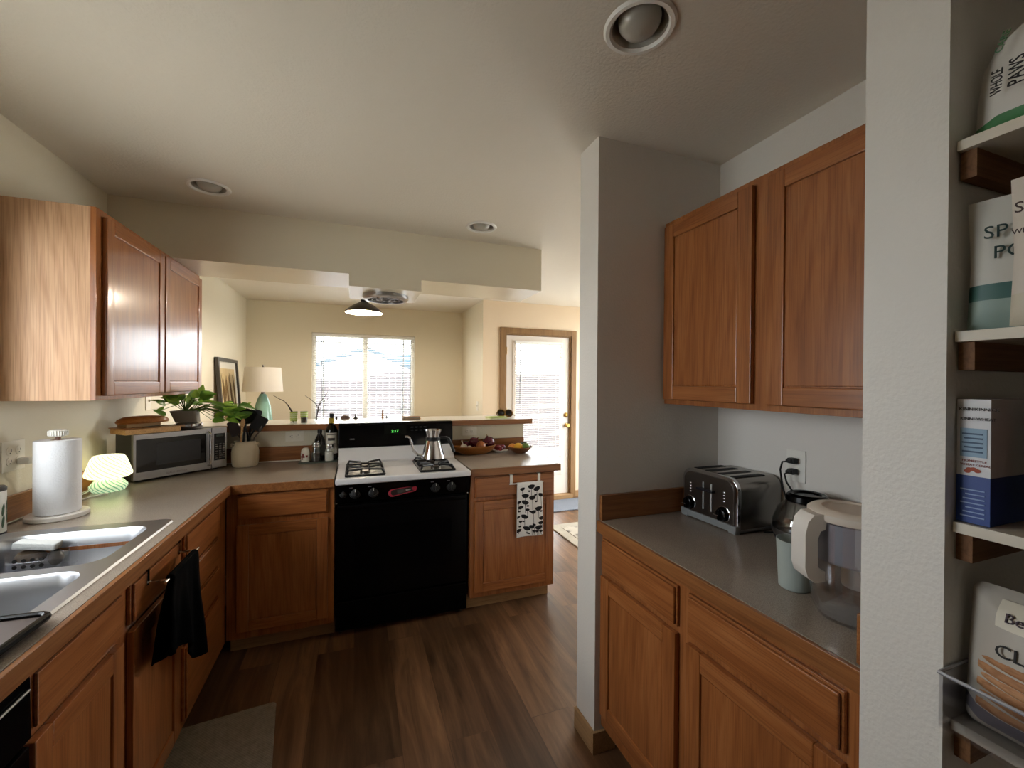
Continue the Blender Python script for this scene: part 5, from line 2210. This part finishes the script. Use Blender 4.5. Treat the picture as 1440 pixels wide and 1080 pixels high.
cord_black = mat('cord_black', '#0c0c0c', .5)
for z, lab, pts in ((1.1745, 'black upper power cord plugged into the alcove outlet', [(1.462, 1.070, 1.1745), (1.452, 1.090, 1.170), (1.455, 1.100, 1.14), (1.46, 1.095, 1.08), (1.458, 1.078, 1.04), (1.44, 1.065, 1.0), (1.425, 1.075, .935), (1.44, 1.09, CT + .005), (1.47, 1.10, CT + .005)]),
                    (1.1355, 'black lower power cord plugged into the alcove outlet', [(1.462, 1.070, 1.1355), (1.450, 1.080, 1.128), (1.450, 1.072, 1.10), (1.455, 1.052, 1.07), (1.46, 1.045, 1.03), (1.455, 1.05, .97), (1.44, 1.06, CT + .005), (1.42, 1.085, CT + .005), (1.38, 1.10, CT + .005)])):
    t = thing('power_cord', (1.47, 1.075, CT), lab, 'power cord')
    c = MB()
    c.box(1.470, 1.4965, 1.062, 1.088, z - .010, z + .010, .004)
    c.box(1.458, 1.472, 1.066, 1.084, z - .006, z + .006, .003)
    c.build('plug', cord_black, t)
    c = MB()
    c.tube(pts, .0032, 8)
    c.build('cord', cord_black, t)

CFX, CFY = 1.388, .955
cf = thing('coffee_carafe', (CFX, CFY, CT), 'round glass coffee carafe with black lid behind the water pitcher', 'carafe')
c = MB()
c.lathe([(.060, CT + .012), (.085, CT + .022), (.098, CT + .055), (.098, CT + .085), (.084, CT + .125), (.058, CT + .152), (.053, CT + .163), (.0505, CT + .163), (.055, CT + .152), (.081, CT + .124), (.0955, CT + .085), (.0955, CT + .056), (.083, CT + .025), (.058, CT + .015)], (CFX, CFY, 0), n=44)
c.build('glass', carafe_glass, cf)
c = MB()
c.lathe([(.0945, CT + .040), (.0992, CT + .050), (.0995, CT + .062), (.0985, CT + .063)], (CFX, CFY, 0), n=44, cap0=False, cap1=False)
c.build('band', brushed, cf)
c = MB()
c.lathe([(.066, CT), (.074, CT + .004), (.090, CT + .024), (.095, CT + .038), (.093, CT + .038), (.086, CT + .022), (.058, CT + .011)], (CFX, CFY, 0), n=44)
c.build('base', black_matte, cf)
c = MB()
c.lathe([(.055, CT + .150), (.060, CT + .158), (.058, CT + .172), (.050, CT + .180), (.040, CT + .178), (.037, CT + .174), (.0001, CT + .174)], (CFX, CFY, 0), n=40, cap1=False)
c.build('lid', black_gloss, cf)
c = MB()
c.tube([(CFX + .025, CFY - .052, CT + .160), (CFX + .05, CFY - .115, CT + .155), (CFX + .055, CFY - .13, CT + .11), (CFX + .045, CFY - .105, CT + .05)], .010, 8)
c.build('handle', black_matte, cf)

PCX, PCY = 1.070, .630
pc = thing('water_pitcher', (PCX, PCY, CT), 'clear water filter pitcher with a white lid and handle in the alcove', 'pitcher')
hd = Vector((-.93, .36, 0)).normalized()


def ov(k, z, r, n=44):
    return [(PCX + r * math.cos(2 * math.pi * i / n), PCY + r * math.sin(2 * math.pi * i / n), z) for i in range(n)]


c = MB()
c.lathe([(.055, CT + .001), (.066, CT + .006), (.078, CT + .03), (.083, CT + .075), (.084, CT + .235), (.081, CT + .235), (.080, CT + .075), (.074, CT + .03), (.062, CT + .010), (.0001, CT + .008)], (PCX, PCY, 0), n=48, cap1=False)
c.build('jug', clear_plastic, pc)
c = MB()
c.lathe([(.0615, CT + .0105), (.0735, CT + .031), (.0790, CT + .07), (.0790, CT + .085), (.0001, CT + .085)], (PCX, PCY, 0), n=40, cap1=False)
c.build('water', water_clear, pc)
c = MB()
c.lathe([(.070, CT + .135), (.074, CT + .140), (.078, CT + .225), (.075, CT + .225), (.071, CT + .143), (.0001, CT + .140)], (PCX, PCY, 0), n=40, cap1=False)
c.build('reservoir', frosted('reservoir_grey', '#cfcfd8', .5), pc)
c = MB()
c.lathe([(.030, CT + .075), (.032, CT + .08), (.032, CT + .16), (.028, CT + .165)], (PCX + .01, PCY - .005, 0), n=28)
c.build('filter', white_plastic, pc)
c = MB()
c.lathe([(.085, CT + .230), (.088, CT + .236), (.088, CT + .246), (.080, CT + .252), (.060, CT + .254), (.056, CT + .250), (.0001, CT + .251)], (PCX, PCY, 0), n=48, cap1=False)
c.build('lid', mat('pitcher_lid', '#cfc6ba', .45), pc)
c = MB()
hb = Vector((PCX, PCY, 0)) + hd * .085
Mh = Matrix(((hd.x, -hd.y, 0, hb.x), (hd.y, hd.x, 0, hb.y), (0, 0, 1, 0), (0, 0, 0, 1)))
c.M = Mh
hp = [(-.010, CT + .246), (.020, CT + .244), (.034, CT + .228), (.040, CT + .20), (.040, CT + .125), (.034, CT + .105), (.018, CT + .092), (-.004, CT + .096), (-.004, CT + .118), (.006, CT + .120), (.012, CT + .130), (.013, CT + .19), (.006, CT + .208), (-.004, CT + .212)]
t_ = bmesh.new()
A = [t_.verts.new((u, -.024, z)) for u, z in hp]
B = [t_.verts.new((u, .024, z)) for u, z in hp]
nh = len(hp)
for i in range(nh):
    t_.faces.new((A[i], A[(i + 1) % nh], B[(i + 1) % nh], B[i]))
bmesh.ops.triangle_fill(t_, use_beauty=True, edges=[t_.edges.get((A[i], A[(i + 1) % nh])) for i in range(nh)])
bmesh.ops.triangle_fill(t_, use_beauty=True, edges=[t_.edges.get((B[i], B[(i + 1) % nh])) for i in range(nh)])
c.merge(t_)
c.build('handle', mat('pitcher_white', '#d2cdc6', .45), pc)
cu_ = thing('drinking_cup', (1.092, .782, CT), 'frosted pale green plastic cup half hidden by the pitcher', 'cup')
c = MB()
c.lathe([(.034, CT), (.037, CT + .003), (.043, CT + .126), (.041, CT + .126), (.035, CT + .006), (.0001, CT + .005)], (1.092, .782, 0), n=40, cap1=False)
c.build('body', frosted('frosted_green', '#b9c4bf', .66), cu_)
c = MB()
c.lathe([(.0345, CT + .0062), (.0370, CT + .066), (.0001, CT + .066)], (1.092, .782, 0), n=32, cap1=False)
c.build('drink', frosted('drink_green', '#a3b0a8', .7), cu_)

# ================================================================== PANTRY
SH = [1.842, 1.537, 1.232, .914]
for z, lab in zip(SH, ('topmost white pantry shelf carrying the large white pet food bag', 'second white pantry shelf carrying the upright powder pouches', 'third white pantry shelf carrying the pasta box', 'lowest visible pantry shelf carrying the clear bin')):
    t = thing('pantry_shelf', (1.2, -.1, z - .017), lab, 'shelf', 'white pantry shelves')
    c = MB()
    c.box(.902, XR, -.578, .388, z - .017, z, .001)
    c.build('board', melamine, t)
    for ya, yb in ((.368, .388), (-.578, -.558)):
        c = MB()
        c.box(.912, XR, ya, yb, z - .062, z - .0172, .001)
        c.build('cleat', cleat_wood, t)


def band_mat(name, stops):
    """colour bands by height in object coordinates"""
    m, nt, b_ = new_mat(name)
    tc = N(nt, 'ShaderNodeTexCoord')
    sp = N(nt, 'ShaderNodeSeparateXYZ')
    nt.links.new(tc.outputs['Object'], sp.inputs[0])
    mr = N(nt, 'ShaderNodeMapRange')
    mr.inputs[1].default_value = 0
    mr.inputs[2].default_value = .3
    nt.links.new(sp.outputs['Z'], mr.inputs[0])
    r_ = N(nt, 'ShaderNodeValToRGB')
    r_.color_ramp.interpolation = 'CONSTANT'
    els = r_.color_ramp.elements
    while len(els) < len(stops):
        els.new(.5)
    for e, (p, cc) in zip(els, stops):
        e.position = p / .3
        e.color = lin(cc)
    nt.links.new(mr.outputs[0], r_.inputs[0])
    nt.links.new(r_.outputs[0], b_.inputs['Base Color'])
    b_.inputs['Roughness'].default_value = .5
    return m


ink = mat('ink_black', '#1a1715', .6)
ink_green = mat('ink_green', '#5f8a63', .6)
# large white bag, top shelf
z0 = SH[0] + .001
bgx = .945
pf = thing('pet_food_bag', (bgx, .15, z0), 'large white bag with black and green lettering on the top pantry shelf', 'bag')
c = MB()
bag_poly = [(.384, z0), (.384, z0 + .060), (.380, z0 + .115), (.365, z0 + .148), (.34, z0 + .166), (.30, z0 + .190), (.20, z0 + .225), (.05, z0 + .235), (-.08, z0 + .220), (-.11, z0 + .12), (-.11, z0), (.10, z0), (.25, z0)]
c.pillow(bag_poly, lambda u, v, w: (bgx + w * 1.0 + (v - z0) * .10, u, v), .045)
c.build('bag', band_mat('pet_bag_print', [(0, '#3f7a4a'), (.022, '#cfcac2')]), pf)
tx = bgx - .050
text('lettering', 'WHOLE', .018, (tx + .010, .340, z0 + .048), (.12, 0, 1), (.0, 1, 0), ink, pf, .0006, squash=.62)
text('lettering', 'PAWS', .024, (tx + .006, .316, z0 + .048), (.12, 0, 1), (.0, 1, 0), ink, pf, .0006, squash=.68)
text('lettering', 'CARE', .013, (tx + .016, .343, z0 + .112), (.15, -.3, 1), (.15, 1, .3), ink_green, pf, .0006)
# powder pouches, second shelf
z0 = SH[1] + .001


def pouch(name, label, x, y, w, h, yaw, m, d=.03):
    t = thing(name, (x, y, z0), label, 'pouch')
    u = Vector((math.sin(R(yaw)), -math.cos(R(yaw)), 0))      # reading direction
    n = Vector((-math.cos(R(yaw)), -math.sin(R(yaw)), 0))      # towards the viewer
    pol = [(-w / 2, 0), (-w / 2 + .004, h * .5), (-w / 2, h), (0, h + .001), (w / 2, h), (w / 2 - .004, h * .5), (w / 2, 0), (w / 4, 0), (-w / 4, 0)]
    h_ = MB()
    h_.pillow(pol, lambda a, b_, c_: (x + u.x * a + n.x * c_ * (1 - (b_ / h) ** 2 * .9), y + u.y * a + n.y * c_ * (1 - (b_ / h) ** 2 * .9), z0 + b_), d, 6)
    h_.build('pouch', m, t)
    return t, u, n


teal = '#33605a'
t, u, n = pouch('powder_pouch', 'white pouch with a teal band and leaf print on the second pantry shelf', .940, .330, .112, .205, 12, band_mat('teal_pouch', [(0, '#8fa39b'), (.045, teal), (.070, '#c9c6bd')]), .018)
o_ = Vector((.940, .330, z0)) + n * .0185
ink_teal = mat('ink_teal', '#1d3834', .6)
text('lettering', 'SP', .027, o_ - u * .036 + Vector((0, 0, .140)), u, (0, 0, 1), ink_teal, t, .0008)
text('lettering', 'PO', .027, o_ - u * .026 + Vector((0, 0, .108)), u, (0, 0, 1), ink_teal, t, .0008)
c = MB()
for a_, b_ in (((.010, .175), (.040, .195)), ((.005, .180), (.025, .200)), ((.020, .085), (.035, .105))):
    p0 = o_ + u * a_[0] + Vector((0, 0, a_[1])) + n * .0
    p1 = o_ + u * b_[0] + Vector((0, 0, b_[1]))
    c.tube([p0, (p0 + p1) / 2 + Vector((0, 0, .004)), p1], [.001, .004, .001], 6, flat=.3)
c.build('leaf_print', ink_teal, t)
t, u, n = pouch('flour_pouch', 'pale paper pouch at the right edge of the second pantry shelf', 0.903, .272, .112, .215, 0, band_mat('cream_pouch', [(0, '#c3bba8'), (.045, '#c9c0b4')]), .018)
o_ = Vector((.903, .272, z0)) + n * .0185
brown_ink = mat('ink_brown', '#43302a', .6)
text('lettering', 'SU', .022, o_ - u * .046 + Vector((0, 0, .160)), u, (0, 0, 1), brown_ink, t, .0006)
text('lettering', 'Whea', .010, o_ - u * .048 + Vector((0, 0, .130)), u, (0, 0, 1), brown_ink, t, .0006)

# pasta box, third shelf
z0 = SH[2] + .001
px_ = thing('cereal_box', (.99, .367, z0), 'slim white and blue food box on the third pantry shelf', 'box')
c = MB()
c.box(.912, 1.065, .349, .3885, z0, z0 + .196, .0008)
c.build('carton', band_mat('box_print', [(0, '#1f3f86'), (.074, '#d8d8da')]), px_)
right_, up_ = (0, -1, 0), (0, 0, 1)
fx = .9114
c = MB()
c.box(fx - .0003, fx + .0005, .353, .384, z0 + .105, z0 + .150)
c.build('info_panel', mat('panel_blue', '#93aec4', .6), px_)
text('lettering', 'KINNIKINNICK', .0068, (fx - .0004, .3855, z0 + .178), right_, up_, ink, px_, .0002)
text('lettering', 'KINNI-WHEAT', .0062, (fx - .0004, .3840, z0 + .163), right_, up_, ink, px_, .0002)
text('lettering', 'HOMESTYLE', .0052, (fx - .0004, .3815, z0 + .097), right_, up_, mat('ink_red', '#8a2f22', .6), px_, .0002)
text('lettering', 'WHEAT CEREAL', .0048, (fx - .0004, .3835, z0 + .091), right_, up_, bpy.data.materials['ink_red'], px_, .0002)
c = MB()
for i in range(5):
    c.box(fx - .0006, fx, .3575, .3815 - .002 * (i % 2), z0 + .112 + .007 * i, z0 + .1145 + .007 * i)
c.build('text_line', mat('ink_slate', '#4a5f78', .6), px_)
c = MB()
for i in range(7):
    c.box(fx - .0006, fx, .355, .383 - .003 * (i % 3), z0 + .010 + .007 * i, z0 + .012 + .007 * i)
c.build('text_line', mat('ink_pale', '#8ea4cc', .6), px_)
c = MB()
c.M = Matrix.Translation((fx - .0004, .369, z0 + .082)) @ Matrix.Diagonal((.02, 1, 1, 1))
for i in range(7):
    a = i * .9
    c.ball((0, .006 * math.cos(a), .004 * abs(math.sin(a))), .004, .004, .003)
c.build('food_picture', mat('food_red', '#a0482c', .6), px_)
rbg = thing('snack_bag', (.96, .24, z0), 'dark red plastic bag beside the blue and white box', 'bag')
c = MB()
c.pillow([(.335, z0), (.330, z0 + .10), (.318, z0 + .21), (.20, z0 + .215), (.10, z0 + .20), (.10, z0), (.2, z0)], lambda u, v, w: (.975 + w, u, v), .045)
c.build('bag', mat('bag_wine', '#4a1f26', .3, var=.3), rbg)

# clear bin and bread bag, lowest shelf
z0 = SH[3] + .001
bn_ = thing('clear_bin', (1.0, .2, z0), 'clear plastic bin projecting from the lowest visible pantry shelf', 'bin')
c = MB()
bx0, bx1, by0, by1 = .862, 1.16, .02, .385
for q in ((bx0, bx1, by0, by1, z0, z0 + .003), (bx0, bx0 + .003, by0, by1, z0 + .003, z0 + .085), (bx1 - .003, bx1, by0, by1, z0 + .003, z0 + .085), (bx0 + .003, bx1 - .003, by0, by0 + .003, z0 + .003, z0 + .085), (bx0 + .003, bx1 - .003, by1 - .003, by1, z0 + .003, z0 + .085)):
    c.box(*q)
c.build('tub', clear_plastic, bn_)
c = MB()
c.tube([(bx0, by0, z0 + .085), (bx0, by1, z0 + .085), (bx1, by1, z0 + .085)], .003, 6)
c.build('rim', mat('rim_clear', '#9a9aa0', .2), bn_)
bb = thing('bread_bag', (.96, .22, z0 + .004), 'white printed bag with round flat breads standing in the clear bin', 'bag')
zb = z0 + .004


def round_poly(cy, w, h, z, r=.03):
    return [(p[0], p[1]) for p in rrect(cy, z + h / 2, w, h, r, 4)]


c = MB()
c.pillow(round_poly(.238, .285, .218, zb, .015), lambda u, v, w: (.925 + w + (v - zb) * .10, u, v), .05)
c.build('bag', band_mat('bread_bag_print', [(0, '#b5ac9e'), (.02, '#6f6a70'), (.04, '#b4aea4')]), bb)


def bag_x(u, v):
    t_b = min(1, max(abs(u - .235) / .1425, abs(v - zb - .1075) / .1075))
    return .925 - .05 * (1 - t_b ** 2.6) ** .55 + (v - zb) * .10


c = MB()
for i in range(6):
    zz = zb + .042 + .0140 * i
    c.surf(lambda u, v: (bag_x(.358 - .2 * u, zz + .0125 * v) - .0012 - .003 * math.sin(v * math.pi), .358 - .004 * (i % 2) - .2 * u, zz + .0125 * v + .002 * math.sin(u * 3 + i)), 18, 4)
c.build('bread_window', wood('bread_crust', 'y', '#8a5a3c', '#b58660', '#cda680', .6, 0, False), bb)
c = MB()
c.surf(lambda u, v: (bag_x(.339 - .075 * u, zb + .172 + .036 * v) - .0035, .339 - .075 * u, zb + .172 + .036 * v), 6, 4)
c.build('sticker', label_white, bb)
text('lettering', 'CL', .026, (bag_x(.31, zb + .14) - .003, .336, zb + .132), (0.0, -1, 0), (.10, 0, 1), ink, bb, .0008)
text('lettering', 'Be', .020, (bag_x(.32, zb + .188) - .008, .330, zb + .182), (0, -1, 0), (.45, 0, 1), mat('ink_plum', '#3a2430', .6), bb, .0008)

# ================================================================== DINING SIDE
sd = thing('sideboard', (-.96, 4.9, 0), 'low wooden sideboard against the left dining wall behind the bar', 'sideboard')
c = MB()
c.box(XL + .003, -.72, 4.25, 5.55, .10, .86, .004)
c.build('body', oak['y'], sd)
c = MB()
for y in (4.30, 5.50):
    for x in (XL + .05, -.77):
        c.box(x - .02, x + .02, y - .02, y + .02, 0, .10)
c.build('leg', oak['z'], sd)
SZ = .861
TLX, TLY = -.885, 4.90
tl = thing('table_lamp', (TLX, TLY, SZ), 'teal glazed teardrop table lamp with a wide white drum shade', 'table lamp')
c = MB()
c.lathe([(.060, SZ), (.074, SZ + .01), (.088, SZ + .10), (.090, SZ + .17), (.084, SZ + .24), (.070, SZ + .33), (.050, SZ + .40), (.030, SZ + .445), (.024, SZ + .455)], (TLX, TLY, 0), n=44)
c.build('base', mat('teal_glaze', '#7fa596', .12, spec=.6, var=.12), tl)
c = MB()
c.lathe([(.018, SZ + .45), (.018, SZ + .485), (.006, SZ + .49), (.006, SZ + .725)], (TLX, TLY, 0), n=16)
c.build('neck', steel_dark, tl)
c = MB()
c.lathe([(.182, SZ + .478), (.162, SZ + .722), (.160, SZ + .722), (.180, SZ + .478), (.182, SZ + .478)], (TLX, TLY, 0), n=52, cap0=False, cap1=False)
shade_m, nt_, b_s = new_mat('linen_shade')
b_s.inputs['Base Color'].default_value = lin('#e6e1d8')
b_s.inputs['Roughness'].default_value = .85
tb = N(nt_, 'ShaderNodeBsdfTranslucent')
tb.inputs[0].default_value = lin('#e6e1d8')
mxs = N(nt_, 'ShaderNodeMixShader')
mxs.inputs[0].default_value = .35
nt_.links.new(b_s.outputs[0], mxs.inputs[1])
nt_.links.new(tb.outputs[0], mxs.inputs[2])
nt_.links.new(mxs.outputs[0], [n_ for n_ in nt_.nodes if n_.type == 'OUTPUT_MATERIAL'][0].inputs[0])
c.build('lamp_shade', shade_m, tl)
c = MB()
c.ball((TLX, TLY, SZ + .738), .010, .010, .014)
for a in range(3):
    c.tube([(TLX, TLY, SZ + .715), (TLX + .161 * math.cos(a * 2.094), TLY + .161 * math.sin(a * 2.094), SZ + .718)], .002, 5)
c.build('finial', steel_dark, tl)

pf_ = thing('picture_frame', (-1.19, 4.90, SZ), 'dark framed picture of tall grasses leaning against the left dining wall', 'picture')


def pfx(z):
    return -1.150 - .062 * (z - SZ) / .80


def slab(mb, y0_, y1_, z0_, z1_, o0, o1):
    t_ = bmesh.new()
    vs = []
    for (y_, z_) in ((y0_, z0_), (y1_, z0_), (y1_, z1_), (y0_, z1_)):
        vs.append((t_.verts.new((pfx(z_) + o0, y_, z_)), t_.verts.new((pfx(z_) + o1, y_, z_))))
    t_.faces.new([v[0] for v in vs])
    t_.faces.new([v[1] for v in vs])
    for i in range(4):
        t_.faces.new((vs[i][0], vs[(i + 1) % 4][0], vs[(i + 1) % 4][1], vs[i][1]))
    mb.merge(t_)


c = MB()
fy0, fy1, fz0, fz1 = 4.56, 5.24, SZ, 1.665
slab(c, fy0, fy0 + .035, fz0, fz1, -.002, .026)
slab(c, fy1 - .035, fy1, fz0, fz1, -.002, .026)
slab(c, fy0 + .035, fy1 - .035, fz0, fz0 + .035, -.002, .026)
slab(c, fy0 + .035, fy1 - .035, fz1 - .035, fz1, -.002, .026)
c.build('frame', mat('frame_dark', '#3d3b38', .35), pf_)
c = MB()
slab(c, fy0 + .03, fy1 - .03, fz0 + .03, fz1 - .03, 0, .008)
c.build('mount', mat('mount_white', '#d9d4c6', .8), pf_)
c = MB()
slab(c, fy0 + .10, fy1 - .10, fz0 + .10, fz1 - .10, .0078, .0095)
pic = c.build('picture', mat('print_tan', '#c9b48a', .8, var=.15), pf_)
c = MB()
random.seed(5)
for i in range(34):
    y_ = random.uniform(fy0 + .14, fy1 - .14)
    zt = random.uniform(fz0 + .3, fz1 - .14)
    lean = random.uniform(-.05, .05)
    pts = []
    for k in range(5):
        tt = k / 4
        z_ = fz0 + .12 + (zt - fz0 - .12) * tt
        pts.append((pfx(z_) + .0105, min(max(y_ + lean * tt * tt, fy0 + .11), fy1 - .11), z_))
    c.tube(pts, [.003, .0025, .002, .005, .001], 5)
c.build('grass_print', mat('print_brown', '#6e5632', .8), pic)

sp_ = thing('potted_plant', (-1.02, 4.62, SZ), 'small leafy plant on the sideboard below the framed picture', 'plant')
c = MB()
c.lathe([(.05, SZ), (.06, SZ + .10), (.055, SZ + .10), (.045, SZ + .02)], (-1.02, 4.62, 0), n=24)
c.build('pot', ceramic_cream, sp_)
c = MB()
for i in range(40):
    a = random.uniform(0, 6.28)
    b0 = Vector((-1.02, 4.62, SZ + .10))
    e_ = b0 + Vector((.11 * math.cos(a) * random.uniform(.3, 1), .14 * math.sin(a) * random.uniform(.3, 1), random.uniform(.06, .28)))
    e_.x = max(e_.x, -1.13)
    add_leaf(c, e_, e_ + Vector((.05 * math.cos(a) * .6, .05 * math.sin(a), .02)), .014, .2, i % 2)
    c.tube([b0, (b0 + e_) / 2 + Vector((0, 0, .03)), e_], .0015, 4, 1)
c.build('foliage', [leaf_a, leaf_b], sp_)

# ================================================================== RUGS


def weave_mat(name, a, b_, sc):
    m, nt, bs = new_mat(name)
    v = coords(nt)
    ck_ = N(nt, 'ShaderNodeTexChecker')
    ck_.inputs['Scale'].default_value = sc
    nt.links.new(v, ck_.inputs['Vector'])
    f = noise(nt, v, 60, 4)
    mx = N(nt, 'ShaderNodeMix', data_type='RGBA', blend_type='MIX')
    mx.inputs[0].default_value = .5
    ck_.inputs['Color1'].default_value = lin(a)
    ck_.inputs['Color2'].default_value = lin(b_)
    nt.links.new(ck_.outputs[0], mx.inputs[6])
    nt.links.new(ramp(nt, f, [(.35, a), (.65, b_)]), mx.inputs[7])
    nt.links.new(mx.outputs[2], bs.inputs['Base Color'])
    bs.inputs['Roughness'].default_value = .95
    bs.inputs['Specular IOR Level'].default_value = .1
    bump(nt, bs, ck_.outputs[1], .3, .002)
    return m


c = MB()
c.M = Matrix.Translation((-.465, 1.72, 0)) @ Matrix.Rotation(R(6.5), 4, 'Z')
c.prism(rrect(0, 0, .37, .80, .02, 4), 'xy', .001, .010, 0, .002)
tag(c.build('kitchen_mat', weave_mat('mat_weave', '#7b7262', '#978d7e', 190)), 'grey woven kitchen mat on the floor below the sink', 'mat')
c = MB()
c.box(1.72, 2.62, 4.24, 4.66, .001, .012, .003)
tag(c.build('doormat', weave_mat('doormat_weave', '#8a8a90', '#5e6872', 60)), 'pale patterned doormat in front of the entry door', 'mat')


def rug_mat():
    m, nt, bs = new_mat('rug_pattern')
    v = coords(nt)
    vo = N(nt, 'ShaderNodeTexVoronoi')
    vo.inputs['Scale'].default_value = 14
    nt.links.new(v, vo.inputs['Vector'])
    f = noise(nt, v, 22, 4, .6, 1.5)
    mx = N(nt, 'ShaderNodeMath', operation='MULTIPLY')
    nt.links.new(vo.outputs['Distance'], mx.inputs[0])
    nt.links.new(f, mx.inputs[1])
    nt.links.new(ramp(nt, mx.outputs[0], [(.10, '#5f574e'), (.17, '#9f9688'), (.28, '#bdb3a2')]), bs.inputs['Base Color'])
    bs.inputs['Roughness'].default_value = .95
    return m


rgp = thing('area_rug', (2.45, 3.2, 0), 'beige patterned area rug on the floor beyond the peninsula', 'rug')
c = MB()
c.box(1.93, 3.1, 2.5, 3.75, .004, .0135)
c.build('field', rug_mat(), rgp)
c = MB()
c.box(1.835, 3.2, 2.40, 3.85, .001, .0105, .003)
c.build('border', mat('rug_border', '#b0a797', .95, var=.15), rgp)
